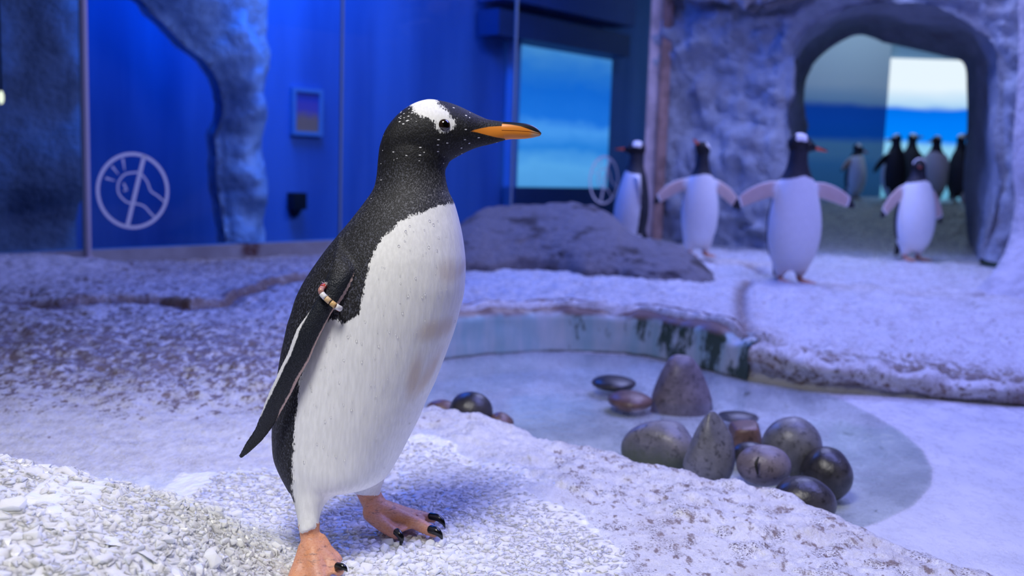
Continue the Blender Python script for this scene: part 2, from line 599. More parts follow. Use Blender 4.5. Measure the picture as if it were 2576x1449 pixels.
def mound_h(xy):
    x, y = xy[:, 0], xy[:, 1]
    sy = np.where(y > 1.32, .135, .42)
    m_ = .185 * np.exp(-.5 * ((x + .80) / .37) ** 2 - .5 * ((y - 1.32) / sy) ** 2)
    m_ = m_ * smooth(-.25, -.46, x) - .004
    # low snow heap at the far left
    return m_


nu, nv = 800, 760
bear = np.tan(np.radians(np.linspace(-41, 41, nu)))
rr = np.exp(np.linspace(math.log(.55), math.log(12.5), nv))
gx = (bear[None, :] * rr[:, None]).ravel(); gy = np.repeat(rr, nu)
GXY = np.stack([gx, gy], 1)
gz, gi = ground_info(GXY)
# snow bank on the far left
bank = .10 * np.exp(-.5 * ((gx + 2.15) / .38) ** 2 - .5 * ((gy - 3.9) / .55) ** 2)
gz = gz + bank
dirt = .30 + .46 * smooth(1.9, 2.5, gy) * smooth(.1, -.4, gx)
dirt = np.where(gx > .1, np.where(gy > 3.2, .52, .62), dirt)
dirt = dirt * (1 - .8 * smooth(.03, .07, bank))
band = np.exp(-((gy - 2.75) / .35) ** 2) * smooth(-.1, -.5, gx)
dirt = np.clip(dirt + .22 * band - .05 * np.exp(-((gy - 2.05) / .3) ** 2) * smooth(-.1, -.5, gx), 0, 1.1)
edge_d = np.exp(-(gi['df'] / .16) ** 2) * (~gi['ins']) * smooth(.75, 1.0, gx)
dirt = np.clip(dirt + .55 * edge_d, 0, 1.2)
ice = smooth(-.05, .05, sdpoly(GXY, ICE_POLY) + fbm(np.stack([gx, gy, gx * 0], 1), 12, 3) * .05)
pool = gi['basin'] * smooth(-.01, .012, gi['sdw'])
snow = gi['basin'] * (1 - smooth(-.01, .012, gi['sdw'])) + .6 * smooth(.03, .07, bank)
gk = (GXY - np.array(GA2)) @ np.array(GN2)
gf = grid_faces(nu, nv)
out_v = (gk > .05) & ~((gx > 1.12) & (gy < 12) & (gx > .135 * gy))
gf = gf[~out_v[gf].any(1)]
floor = mesh_obj('floor', np.stack([gx, gy, gz], 1), gf, M_GROUND,
                 attrs=dict(rock=smooth(6.2, 6.7, gy + .35 * (gx - 2.4)) * (gx > .9), dirt=dirt, ice=ice * .9, pool=pool, snow=np.clip(snow, 0, 1), crack=gi['crack']))
tag(floor, 'uneven whitewashed rock floor with a sunken pool basin', kind='structure')

# pool back wall (teal, algae streaked)
m = Mat('pool_wall_paint')
ob = m.obj()
s1 = m.noise(m.scale(ob, (9, 9, 1.6)), 1, 5, .6)
c = m.mix(m.step(s1, .35, .65), (.66, .70, .70), (.38, .58, .60))
g1 = m.noise(m.scale(ob, (5.0, 5.0, 2.2)), 1, 6, .7)
zz = m.n('SeparateXYZ', {'Vector': ob})
c = m.mix(m.step(m.math('ADD', g1, m.step(zz.outputs[0], .05, .3, -.2, 0.04)), .53, .60), c, (.05, .085, .05))
c = m.mix(m.step(m.math('ADD', zz.outputs[2], m.math('MULTIPLY', g1, .03)), -.070, -.088), c, (.09, .085, .05))
c = m.mix(m.step(m.math('ADD', zz.outputs[2], m.math('MULTIPLY', g1, .06)), .065, .085), c, (.22, .14, .11))
M_POOL = m.done(m.pbr(color=c, rough=.45, normal=m.bump(g1, .4, .01)))
def ribbon(name, pts, mat, label, steps=16, attrs_f=None, rough=.012, back=.075, fsc=9, under=0.0):
    pw = catmull([(*p, 0) for p in pts], steps)[:, :2]
    tang = np.gradient(pw, axis=0); n2 = np.stack([tang[:, 1], -tang[:, 0]], 1); n2 /= np.linalg.norm(n2, axis=1)[:, None]
    hz, _ = ground_info(pw - n2 * .085)
    ts_ = np.concatenate([np.linspace(0, .86, 14), [.92, .97, 1.0]])
    V = []
    for t in ts_:
        zt = -.16 + t * (hz + .164)
        bk_ = float(smooth(.80, 1.0, t)) * (back + .015)
        q = pw + n2 * (.004 - bk_ - under * float(smooth(.62, .42, t)))
        jit = fbm(np.stack([q[:, 0], q[:, 1], zt * 1.6], 1), fsc, 4) * rough
        V.append(np.stack([q[:, 0] + n2[:, 0] * jit, q[:, 1] + n2[:, 1] * jit, zt + jit * .5 * (t > .8)], 1))
    V = np.concatenate(V)
    o = mesh_obj(name, V, grid_faces(len(pw), len(ts_)), mat, attrs=attrs_f(V, ts_, len(pw)) if attrs_f else None)
    tag(o, label, kind='structure')
    return o


ribbon('wall_pool', FAR[0:8], M_POOL, 'teal painted pool back wall streaked with green algae')


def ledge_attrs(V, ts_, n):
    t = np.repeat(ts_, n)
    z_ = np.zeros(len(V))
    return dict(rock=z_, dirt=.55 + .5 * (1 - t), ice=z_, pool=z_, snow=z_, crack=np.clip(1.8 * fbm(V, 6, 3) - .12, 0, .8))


ribbon('wall_ledge', FAR[7:], M_GROUND, 'rough whitewashed ledge front with undercut foot and dirt patches', 20, ledge_attrs, .05, .075, 7, .035)

# water sheet
wl = np.array(WATER)
cen = wl.mean(0)
vv = [(p[0], p[1], -.10) for p in wl]
o = mesh_obj('pool_water', vv, [tuple(range(len(vv)))], clear_material('water', (.93, .96, .97), 1.33, .015, .10, 26), smooth_=False)
me = o.data
import bmesh
bm = bmesh.new(); bm.from_mesh(me); bmesh.ops.triangulate(bm, faces=bm.faces[:]); bm.to_mesh(me); bm.free()
for p in me.polygons:
    if p.normal.z < 0:
        p.flip()
tag(o, 'shallow clear water lying in the sunken pool basin', 'water', kind='stuff')

# ------------------------------------------------- glass wall on the left
GA = onz(215, 655, .08); GB = onz(840, 625, .08)
GD = Vector(((GB - GA).x, (GB - GA).y, 0)).normalized()
GN = Vector((-GD.y, GD.x, 0))        # pointing away from the camera (into the visitor side)
UZ = Vector((0, 0, 1))


def gp(px, py, k=0.0):
    r = ray(px, py)
    return CAM + r * (((GA + GN * k) - CAM).dot(GN) / r.dot(GN))


def gs(px, k=0.0, py=600):
    return (gp(px, py, k) - GA).dot(GD)


def gbox(name, s0, s1, k0, k1, z0, z1, mat, parent=None, smooth_=False):
    pts = [GA + GD * s + GN * k for s, k in ((s0, k0), (s1, k0), (s1, k1), (s0, k1))]
    v, f = prism([(p.x, p.y, z0) for p in pts], (0, 0, z1 - z0))
    return mesh_obj(name, v, f, mat, parent, smooth_)


M_GLASS = clear_material('exhibit_glass', (.80, .90, .97), 1.14, .01)
M_KERB = plain('kerb_paint', (.42, .41, .42), .6, .3, 0, .3, 30, .25)
M_POST = plain('lavender_pole_paint', (.62, .56, .62), .45)
s_end = gs(1612, 0, 500)
zsill = gp(215, 629).z
seams = [-2.6, gs(214), gs(856, 0, 590), gs(1284, 0, 560), s_end]
for i in range(4):
    o = gbox('window_%d' % (i + 1), seams[i] + .004, seams[i + 1] - .004, 0, .012, zsill, 3.2, M_GLASS)
    tag(o, ['dim clear glass panel at the far end past the lavender pole', 'clear glass panel bearing the white no flash sticker beside the pole', 'clear glass panel before the dark blue visitor wall', 'clear glass panel before the bright sea mural'][i], kind='structure')
    if i < 3:
        f = gbox('seal_strip', seams[i + 1] - .006, seams[i + 1] + .006, -.002, .014, zsill, 3.2, plain('seal_grey_%d' % i, (.22, .30, .36), .4), o)
m = Mat('kerb_plaster')
ob = m.obj()
c = m.mix(m.step(m.noise(ob, 6, 5), .3, .7), (.42, .41, .42), (.30, .28, .28))
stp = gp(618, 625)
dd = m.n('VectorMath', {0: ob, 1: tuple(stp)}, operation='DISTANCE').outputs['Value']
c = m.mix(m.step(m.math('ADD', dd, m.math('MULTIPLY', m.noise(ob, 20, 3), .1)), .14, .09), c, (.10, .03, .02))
o = gbox('trim_1', -2.6, s_end, -.05, .06, -.05, zsill, m.done(m.pbr(color=c, rough=.6)))
tag(o, 'pale plaster kerb carrying the glass panels', kind='structure')
# pole in front of the glass
pp = gp(222, 640, -.06)
tp_ = gp(211, 0, -.06)
v, f = tube([(pp.x, pp.y, -.02), (pp.x, pp.y, 1.0), (pp.x, pp.y, 2.0), (pp.x, pp.y, 3.2)], [.0145] * 4, 16, 2)
pr = empty('support_pole', (pp.x, pp.y, .05))
tag(pr, 'slim lavender metal pole standing before the glass', 'pole')
mesh_obj('pole', v, f, M_POST, pr, base=(pp.x, pp.y, .05))
v, f = loft([((pp.x, pp.y, z), (.03 * s, 0, 0), (0, .03 * s, 0)) for z, s in ((.0, 1), (.085, 1), (.1, .9), (.105, .6))], 20)
mesh_obj('foot_collar', v, f, M_POST, pr, base=(pp.x, pp.y, .05))

# end column between glass and rock wall
M_COL = plain('weathered_column', (.50, .42, .45), .7, .2, 0, .4, 8, .25)
M_COLD = plain('brown_timber', (.30, .19, .17), .7, .2, 0, .4, 10, .3)
def view_prism(x0, x1, d0, back, z0, z1):
    a_ = P(x0, 560, d0); b_ = P(x1, 560, d0)
    k_ = (d0 + back) / d0
    pts = [(a_.x, a_.y), (b_.x, b_.y), (b_.x * k_ + .02, b_.y * k_), (a_.x * k_ + .02, a_.y * k_)]
    return prism([(x, y, z0) for x, y in pts], (0, 0, z1 - z0))


col = mesh_obj('trim_2', *view_prism(1613, 1643, 7.45, .8, -.1, 3.6), M_COL, None, False)
tag(col, 'grey upright column closing the end of the glass', kind='structure')
strip = mesh_obj('timber_strip', *view_prism(1643, 1666, 7.40, .3, -.1, 3.6), M_COLD, col, False)

# no-flash stickers
M_STK = plain('sticker_white', (.88, .88, .90), .6)


def flat_ring(r0, r1, n=72):
    V = []; F = []
    for i in range(n):
        a = 2 * math.pi * i / n
        V += [(r0 * math.cos(a), r0 * math.sin(a)), (r1 * math.cos(a), r1 * math.sin(a))]
    for i in range(n):
        j = (i + 1) % n
        F.append((2 * i, 2 * i + 1, 2 * j + 1, 2 * j))
    return V, F


def flat_line(pts, w):
    p = np.array(pts, float)
    w = np.broadcast_to(np.asarray(w, float), len(p))
    t = np.gradient(p, axis=0); t /= np.linalg.norm(t, axis=1)[:, None]
    nn = np.stack([-t[:, 1], t[:, 0]], 1) * w[:, None] / 2
    V = [tuple(q) for pr_ in zip(p + nn, p - nn) for q in pr_]
    return V, [(2 * i, 2 * i + 1, 2 * i + 3, 2 * i + 2) for i in range(len(p) - 1)]


def sticker(center, R, label):
    """sticker drawn in units of the ring radius (photo outline), standing 4 mm proud of the glass front"""
    def d(x, y):       # pixel offsets from the ring centre of the nearer sticker
        return ((x - 335) / 93.0, -(y - 480) / 93.0)
    root = empty('no_flash_sticker', center)
    tag(root, label, 'sign', 'no flash stickers on the glass')
    shapes = [('ring', flat_ring(.915, 1.0)),
              ('slash', flat_line([d(364, 393), d(318, 566)], .10))]
    hp = [d(x, y) for x, y in ((415, 506), (398, 492), (380, 480), (372, 460), (362, 446), (352, 436), (335, 436), (315, 440), (302, 452), (296, 466), (297, 485), (308, 500), (322, 509), (345, 512), (362, 518), (378, 534), (390, 546))]
    shapes.append(('head_outline', flat_line(catmull(hp, 4), .045)))
    shapes.append(('flash_ray', flat_line([d(309, 403), d(313, 430)], [.06, .02])))
    shapes.append(('flash_ray', flat_line([d(282, 422), d(297, 440)], [.06, .02])))
    shapes.append(('flash_ray', flat_line([d(266, 450), d(288, 456)], [.06, .02])))
    shapes.append(('eye_mark', flat_line([d(310, 462), d(318, 478), d(310, 480)], .05)))
    for nme, (v, f) in shapes:
        vv = []
        for k in (-.004, -.002):
            vv += [tuple(GD * (x * R) + UZ * (y * R) + GN * k) for x, y in v]
        n = len(v)
        ff = [tuple(q) for q in f] + [tuple(i + n for i in reversed(q)) for q in f]
        mesh_obj(nme, vv, ff, M_STK, root, smooth_=False)


c1_ = gp(335, 480); R1 = 96 * ((c1_ - CAM).dot(FWD)) / FPX
sticker(c1_, R1, 'round white no flash sticker on glass beside the lavender pole')
c2_ = gp(1519, 453); sticker(c2_, R1, 'round white no flash sticker on glass before the bright sea mural')

# ------------------------------------------------- visitor side behind the glass
m = Mat('visitor_wall_paint')
ob = m.obj()
st = m.noise(m.scale(ob, (3.0, 3.0, .35)), 1, 4)
c = m.mix(m.step(st, .3, .7), (.10, .18, .42), (.16, .27, .56))
M_VIS = m.done(m.pbr(color=c, rough=.8, spec=.1))
KW = 1.55
o = gbox('wall_far', -4.5, 8.2, KW, KW + .1, -.7, 3.6, M_VIS)
tag(o, 'deep blue painted visitor wall behind the glass', kind='structure')
o = gbox('floor_visitor', -4.5, 9.5, .06, KW, -.8, -.7, plain('visitor_floor', (.10, .11, .14), .5))
tag(o, 'dark visitor floor behind the glass', kind='structure')

# ice arch behind the glass
m = Mat('ice_sculpture')
ob = m.obj()
nz = m.noise(ob, 4.5, 6, .6)
M_ICEARCH = m.done(m.pbr(color=m.mix(m.step(nz, .3, .7), (.38, .46, .62), (.80, .84, .90)), rough=.35, normal=m.bump(nz, .9, .08)))
inner = [(556, 640), (556, 560), (552, 480), (548, 400), (550, 340), (558, 295), (556, 250), (540, 208), (505, 160), (470, 120), (430, 75), (390, 40), (350, 0), (300, -60)]
outer = [(668, 640), (664, 560), (662, 480), (658, 400), (660, 340), (662, 280), (664, 210), (668, 120), (668, 20), (640, -120), (560, -180), (450, -200), (340, -200), (240, -180)]
inn = catmull([(x, y, 0) for x, y in inner], 6)[:, :2]; out_ = catmull([(x, y, 0) for x, y in outer], 6)[:, :2]
nA = len(inn); nB = 15
V = []
for j in range(nB):
    t = j / (nB - 1)
    ring = []
    for i in range(nA):
        q = inn[i] * (1 - t) + out_[i] * t
        ring.append(gp(q[0], q[1], .95))
    ring = np.array([list(p) for p in ring])
    dsp = fbm(ring, 3.0, 4) * .12 - .16 * math.sin(math.pi * min(1, max(0, t))) ** .6
    ring = ring + np.array(GN)[None] * dsp[:, None]
    V.append(ring)
Vf = np.concatenate(V)
back = Vf + np.array(GN)[None] * .10
nF = len(Vf)
F = grid_faces(nA, nB).tolist()
F2 = [[i + nF for i in reversed(q)] for q in F]
rim = list(range(nA)) + [j * nA + nA - 1 for j in range(1, nB)] + [(nB - 1) * nA + i for i in range(nA - 2, -1, -1)] + [j * nA for j in range(nB - 2, 0, -1)]
F3 = [(rim[k], rim[(k + 1) % len(rim)], rim[(k + 1) % len(rim)] + nF, rim[k] + nF) for k in range(len(rim))]
Vall = np.concatenate([Vf, back]); Vall[:, 2] = np.maximum(Vall[:, 2], -.7)
o = mesh_obj('ice_arch', Vall, F + F2 + [tuple(q) for q in F3], M_ICEARCH)
tag(o, 'rough icy blue arch sculpture standing behind the stickered glass', 'ice arch')

# rock-textured panel added to dim the view through the first glass panel
sv_ = np.linspace(-3.2, gs(196, .8, 300), 60); zv_ = np.linspace(-.7, 3.4, 50)
S_, Z_ = np.meshgrid(sv_, zv_)
pv = np.array(GA)[None] + S_.ravel()[:, None] * np.array(GD) + .8 * np.array(GN)
pv[:, 2] = Z_.ravel()
pv = pv + np.array(GN)[None] * (fbm(pv, 1.8, 4) * .22)[:, None]
Fp = grid_faces(60, 50).tolist(); pb = pv + np.array(GN)[None] * .2
npv = len(pv)
Fp += [[i + npv for i in reversed(q)] for q in Fp]
Fp += [(j * 60 + 59, j * 60 + 59 + npv, (j + 1) * 60 + 59 + npv, (j + 1) * 60 + 59) for j in range(49)]
o = mesh_obj('wall_added_dimmer', np.concatenate([pv, pb]), Fp, rock_wall_material('added_dimmer_rock', (.36, .38, .42), (.16, .15, .16), 1.0, .6))
tag(o, 'added grey blue rock panel dimming the view behind the end glass', kind='structure')

# poster and wall box
def wall_rect(x0, x1, y0, y1, k):
    a = gp(x0, y1, k); b = gp(x1, y1, k); t = gp(x0, y0, k)
    return (a - GA).dot(GD), (b - GA).dot(GD), a.z, t.z


s0, s1, z0, z1 = wall_rect(729, 804, 219, 339, KW)
root = empty('framed_poster', GA + GD * ((s0 + s1) / 2) + GN * (KW - .02) + UZ * z0)
tag(root, 'small framed poster with orange foot hung on blue wall', 'poster')
rl = root.location.copy()


def grel(name, s0, s1, k0, k1, z0, z1, mat, parent, base):
    pts = [GA + GD * s + GN * k for s, k in ((s0, k0), (s1, k0), (s1, k1), (s0, k1))]
    v, f = prism([(p.x, p.y, z0) for p in pts], (0, 0, z1 - z0))
    return mesh_obj(name, v, f, mat, parent, False, base=base)


M_FR = plain('poster_frame', (.22, .36, .52), .4)
m = Mat('poster_print')
gz_ = m.n('SeparateXYZ', {'Vector': m.n('TexCoord').outputs['Generated']}).outputs[2]
nz = m.noise(m.obj(), 14, 3)
c = m.mix(m.step(m.math('ADD', gz_, m.math('MULTIPLY', nz, .35)), .45, .75), (.85, .28, .12), (.30, .12, .35))
c = m.mix(m.step(gz_, .68, .85), c, (.10, .10, .42))
M_PRINT = m.done(m.pbr(color=c, rough=.4))
grel('print', s0 + .03, s1 - .03, KW - .025, KW, z0 + .03, z1 - .03, M_PRINT, root, rl)
fw = .03
for a in ((s0, s0 + fw, z0, z1), (s1 - fw, s1, z0, z1), (s0 + fw, s1 - fw, z0, z0 + fw), (s0 + fw, s1 - fw, z1 - fw, z1)):
    grel('frame_bar', a[0], a[1], KW - .04, KW, a[2], a[3], M_FR, root, rl)
s0, s1, z0, z1 = wall_rect(722, 754, 484, 526, KW)
M_BLK = plain('black_plastic', (.004, .005, .008), .5)
root = empty('wall_box', GA + GD * ((s0 + s1) / 2) + GN * (KW - .05) + UZ * z0)
tag(root, 'small black box fixed low on the blue wall', 'wall box')
grel('housing', s0, s1, KW - .09, KW, z0, z1, M_BLK, root, root.location.copy())
z2 = gp(738, 545, KW).z
pts = [GA + GD * s + GN * k for s, k in ((s0 + .02, KW - .06), (s1 - .02, KW - .06), (s1 - .02, KW), (s0 + .02, KW))]
mid = GA + GD * ((s0 + s1) / 2) + GN * KW
v = [(p.x, p.y, z0) for p in pts] + [(p.x * .45 + mid.x * .55, p.y * .45 + mid.y * .55, z2) for p in pts]
mesh_obj('nozzle', v, [(0, 1, 5, 4), (1, 2, 6, 5), (2, 3, 7, 6), (3, 0, 4, 7), (4, 5, 6, 7), (3, 2, 1, 0)], M_BLK, root, False, base=root.location)

# bright sea mural (backlit) with its portal
m = Mat('sea_mural_lightbox')
ob = m.obj()
z = m.n('SeparateXYZ', {'Vector': m.n('TexCoord').outputs['Generated']}).outputs[2]
nz = m.noise(m.scale(ob, (1.2, 1.2, 3.5)), 1.6, 4)
z2n = m.math('ADD', z, m.math('MULTIPLY', m.math('SUBTRACT', nz, .5), .22))
cr = m.n('ValToRGB', {'Fac': z2n})
e = cr.color_ramp.elements
e[0].position = 0.0; e[0].color = (.08, .28, .55, 1)
e[1].position = 1.0; e[1].color = (.06, .22, .48, 1)
for p_, c_ in ((.16, (.10, .33, .62, 1)), (.30, (.02, .19, .55, 1)), (.42, (.07, .28, .65, 1)), (.52, (.012, .15, .56, 1)), (.72, (.006, .12, .50, 1)), (.86, (.02, .15, .48, 1))):
    q = e.new(p_); q.color = c_
em = m.n('Emission', {'Color': cr.outputs[0], 'Strength': .85}).outputs[0]
M_MURAL = m.done(em)
s0, s1, z0, z1 = wall_rect(1286, 1526, 108, 470, 1.45)
root = empty('sea_mural', GA + GD * ((s0 + s1) / 2) + GN * 1.45 + UZ * z0)
tag(root, 'backlit sea and ice mural glowing behind the glass', 'mural')
rl = root.location.copy()
grel('lit_panel', s0, s1, 1.45, 1.49, z0, z1, M_MURAL, root, rl)
M_DKB = plain('dark_portal_paint', (.035, .06, .16), .6)
M_LTB = plain('pale_portal_jamb', (.30, .40, .62), .5)
grel('frame_bar', s0 - .06, s0, 1.38, 1.5, z0 - .2, z1 + .03, M_LTB, root, rl)
grel('frame_bar', s0 - .06, s1 + .02, 1.36, 1.5, z0 - .32, z0, M_DKB, root, rl)
grel('lintel', s0 - .45, s1 + .02, 1.25, 1.5, z1 + .02, z1 + .24, M_DKB, root, rl)
grel('lintel', s0 - .45, s1 + .02, 1.2, 1.5, z1 + .32, z1 + .9, plain('portal_blue', (.05, .10, .30), .6), root, rl)

# small lamp seen through the first panel
lp = gp(3, 246, .45)
v, f = loft([((lp.x, lp.y, lp.z + dz), (.013 * s, 0, 0), (0, .013 * s, 0)) for dz, s in ((-.03, .3), (-.015, .9), (.01, 1), (.03, .6), (.035, .3))], 16)
m = Mat('lamp_glow')
root = empty('spot_lamp', lp); tag(root, 'small warm lamp hanging behind the pole side glass panel', 'lamp')
mesh_obj('bulb', v, f, m.done(m.n('Emission', {'Color': (1, .90, .62, 1), 'Strength': 0.9}).outputs[0]), root, base=lp)
v, f = tube([(lp.x, lp.y, lp.z + .03), (lp.x, lp.y, lp.z + .8), (lp.x, lp.y, 3.2)], [.006, .006, .006], 8, 2)
mesh_obj('cord', v, f, M_BLK, root, base=lp)

# ------------------------------------------------- rock wall with arch
M_RW = rock_wall_material('rock_wall', (.40, .45, .54), (.14, .12, .13), 1.0, .5)
WA = onz(1690, 606, .09); WB = onz(2490, 668, .09)
WD = Vector(((WB - WA).x, (WB - WA).y, 0)).normalized(); WN = Vector((-WD.y, WD.x, 0))


def wp(px, py, k=0.0):
    r = ray(px, py)
    return CAM + r * (((WA + WN * k) - CAM).dot(WN) / r.dot(WN))


front = [(1978, 640), (1984, 560), (1985, 400), (1984, 260), (1990, 170), (2010, 105), (2052, 55), (2130, 24), (2230, 12), (2330, 14), (2420, 34), (2480, 90), (2505, 180), (2512, 300), (2504, 430), (2488, 560), (2462, 650)]
backo = [(2015, 640), (2020, 560), (2020, 400), (2022, 270), (2030, 195), (2058, 148), (2110, 108), (2165, 88), (2230, 108), (2310, 126), (2375, 142), (2424, 160), (2432, 230), (2432, 330), (2424, 450), (2430, 560), (2440, 640)]
outer = [(1650, 660), (1650, 520), (1650, 360), (1650, 200), (1650, 60), (1650, -120), (1760, -220), (1960, -260), (2200, -280), (2400, -280), (2600, -260), (2760, -160), (2800, 0), (2800, 200), (2800, 400), (2800, 560), (2800, 700)]
kk = 9
fr_ = catmull([(x, y, 0) for x, y in front], kk)[:, :2]; bk = catmull([(x, y, 0) for x, y in backo], kk)[:, :2]; ot = catmull([(x, y, 0) for x, y in outer], kk)[:, :2]
nA = len(fr_)
rows = []
TUN = 1.7
for j in range(26):        # tunnel from back to front
    t = j / 25
    A = np.array([list(wp(*q, TUN)) for q in bk]); B = np.array([list(wp(*q)) for q in fr_])
    bul = 0.06 * math.sin(math.pi * t)
    R_ = A * (1 - t) + B * t
    cen = R_.mean(0); rad = R_ - cen; rad[:, :2] *= 1
    R_ = R_ + rad * bul + (rad / np.linalg.norm(rad, axis=1)[:, None]) * (fbm(R_, 2.2, 4) * .10)[:, None] * (1 if 0 < j else .0)
    rows.append(R_)
for j in range(1, 46):     # wall face outwards
    t = j / 45
    q = fr_ * (1 - t) + ot * t
    R_ = np.array([list(wp(*p)) for p in q])
    n_ = fbm(R_, 1.6, 3, .5, 3.0) * .16 + np.abs(fbm(R_ * np.array([1, 1, 1.9]), 3.4, 4, .6, 8.0)) * .15 + fbm(R_, 12, 3) * .02
    edge = .10 * (1 - smooth(0, .12, t))
    R_ = R_ - np.array(WN)[None] * (n_ * smooth(0, .1, t) - edge * .4)[:, None]
    rows.append(R_)
V = np.concatenate(rows)
o = mesh_obj('wall_back', V, grid_faces(nA, len(rows)), M_RW)
tag(o, 'rugged grey rock wall pierced by an arched tunnel', kind='structure')

# jagged overhang along the top of the rock wall
M_OV = rock_wall_material('overhang_rock', (.62, .60, .62), (.25, .22, .22), 2.0, .3)
tooth = [(1690, -15), (1720, -5), (1760, 4), (1800, 2), (1830, 10), (1850, 6), (1872, 24), (1890, 8), (1910, 12), (1940, 2), (1990, -6), (2060, -25)]
tt = catmull([(x, y, 0) for x, y in tooth], 5)[:, :2]
rows = []
for j in range(12):
    t = j / 11
    R_ = np.array([list(wp(x, y * (1 - t) - 160 * t, -.10 - .22 * math.sin(math.pi * (.15 + .7 * t)))) for x, y in tt])
    R_ += np.array(WN)[None] * (fbm(R_, 5, 3) * .05)[:, None]
    rows.append(R_)
nA2 = len(tt)
V = np.concatenate(rows); Vb = V + np.array(WN)[None] * .25
F = grid_faces(nA2, 12).tolist(); nF = len(V)
rim = list(range(nA2)) + [j * nA2 + nA2 - 1 for j in range(1, 12)] + [11 * nA2 + i for i in range(nA2 - 2, -1, -1)] + [j * nA2 for j in range(10, 0, -1)]
F3 = [(rim[k], rim[(k + 1) % len(rim)], rim[(k + 1) % len(rim)] + nF, rim[k] + nF) for k in range(len(rim))]
o = mesh_obj('trim_3', np.concatenate([V, Vb]), F + [[i + nF for i in reversed(q)] for q in F] + [tuple(q) for q in F3], M_OV)
tag(o, 'ragged pale rock overhang above the wall', kind='structure')

# buttress on the right
M_BT = rock_wall_material('buttress_rock', (.72, .70, .74), (.4, .37, .38), 1.2, .25)
prof = [(2556, -160), (2556, 0), (2552, 150), (2546, 300), (2540, 420), (2546, 510), (2532, 600), (2500, 670), (2455, 725), (2420, 745)]
pf = catmull([(x, y, 0) for x, y in prof], 6)[:, :2]
rows = []
for x, y in pf:
    left = P(x, y, 5.0 - .25 * float(smooth(560, 740, y)))
    w = 1.3
    ang = np.linspace(math.pi * 1.02, math.pi * 1.75, 26)
    cx_, cy_ = left.x + w * .8 + .04, left.y + .10
    R_ = np.stack([cx_ + .8 * w * np.cos(ang), cy_ + .55 * w * np.sin(ang), np.full(26, left.z)], 1)
    yb = left.y + .1 + np.linspace(1.2, .15, 6)
    back_ = np.stack([left.x * yb / left.y + .12 + .10 * (yb - left.y), yb, np.full(6, left.z)], 1)
    R_ = np.concatenate([back_, R_])
    R_[:, :2] += (fbm(R_, 2.5, 4) * .03)[:, None]
    rows.append(R_)
V = np.concatenate(rows)
o = mesh_obj('wall_right', V, grid_faces(32, len(rows)), M_BT)
tag(o, 'pale lavender rock buttress at the end of the ledge', kind='structure')

# mural walls of the room past the tunnel
def mural_mat(name, lit):
    m = Mat(name)
    ob = m.obj()
    z = m.n('SeparateXYZ', {'Vector': ob}).outputs[2]
    nz = m.noise(m.scale(ob, (1, 1, 4)), 1.3, 3)
    zz = m.math('ADD', z, m.math('MULTIPLY', m.math('SUBTRACT', nz, .5), .12))
    cr = m.n('ValToRGB', {'Fac': m.math('MULTIPLY', zz, .4)})
    e = cr.color_ramp.elements
    st_ = ((0, (.05, .16, .22)), (.22, (.08, .26, .42)), (.30, (.08, .28, .48)), (.345, (.15, .36, .52)), (.40, (.15, .36, .53)), (.43, (.0, .14, .58)), (.52, (.0, .12, .57)), (.575, (.0, .10, .50)), (.60, (.25, .40, .55)), (.68, (.48, .55, .60)), (1, (.48, .55, .60)))
    e[0].position = 0; e[0].color = (*st_[0][1], 1); e[1].position = 1; e[1].color = (*st_[-1][1], 1)
    for p_, c_ in st_[1:-1]:
        q = e.new(p_); q.color = (*c_, 1)
    c = cr.outputs[0]
    if not lit:
        return m.done(m.pbr(color=c, rough=.7, spec=.2))
    return m.done(m.n('Emission', {'Color': c, 'Strength': 1.0}).outputs[0])


DB = 11.8
for nm, x0, x1, x2, gain, lab in (('backdrop_1', 1940, 2229, 0, .30, 'dim painted sea mural panel in the room past the tunnel'), ('backdrop_2', 2229, 2560, 0, .92, 'bright backlit sea mural panel in the room past the tunnel')):
    a = P(x0, 300, DB); b = P(x1, 300, DB)
    d_ = Vector((0, 1, 0))
    v, f = prism([(a.x, a.y, .2), (b.x, b.y, .2), (b.x, b.y, 2.6 if gain < .5 else P(2300, 150, DB).z), (a.x, a.y, 2.6 if gain < .5 else P(2300, 150, DB).z)], (0, .06, 0))
    r_ = empty('backlit_mural' if gain > .5 else 'painted_mural', (0, 0, 0)); tag(r_, lab, 'mural')
    mesh_obj('lit_panel' if gain > .5 else 'painted_panel', v, f, mural_mat(nm, gain > .5), r_, False)
    mesh_obj('base_rail', *prism([(a.x, a.y - .03, .2), (b.x, b.y - .03, .2), (b.x, b.y - .03, .3), (a.x, a.y - .03, .3)], (0, .03, 0)), M_DKB, r_, False)
a = P(1900, 300, DB + .1); b = P(2700, 300, DB + .1)
v, f = prism([(a.x, a.y, 0), (b.x, b.y, 0), (b.x, b.y, 3.6), (a.x, a.y, 3.6)], (0, .1, 0))
o = mesh_obj('wall_tunnel_room', v, f, plain('tunnel_room_paint', (.20, .34, .48), .7), None, False)
tag(o, 'blue grey wall of the room past the tunnel', kind='structure')

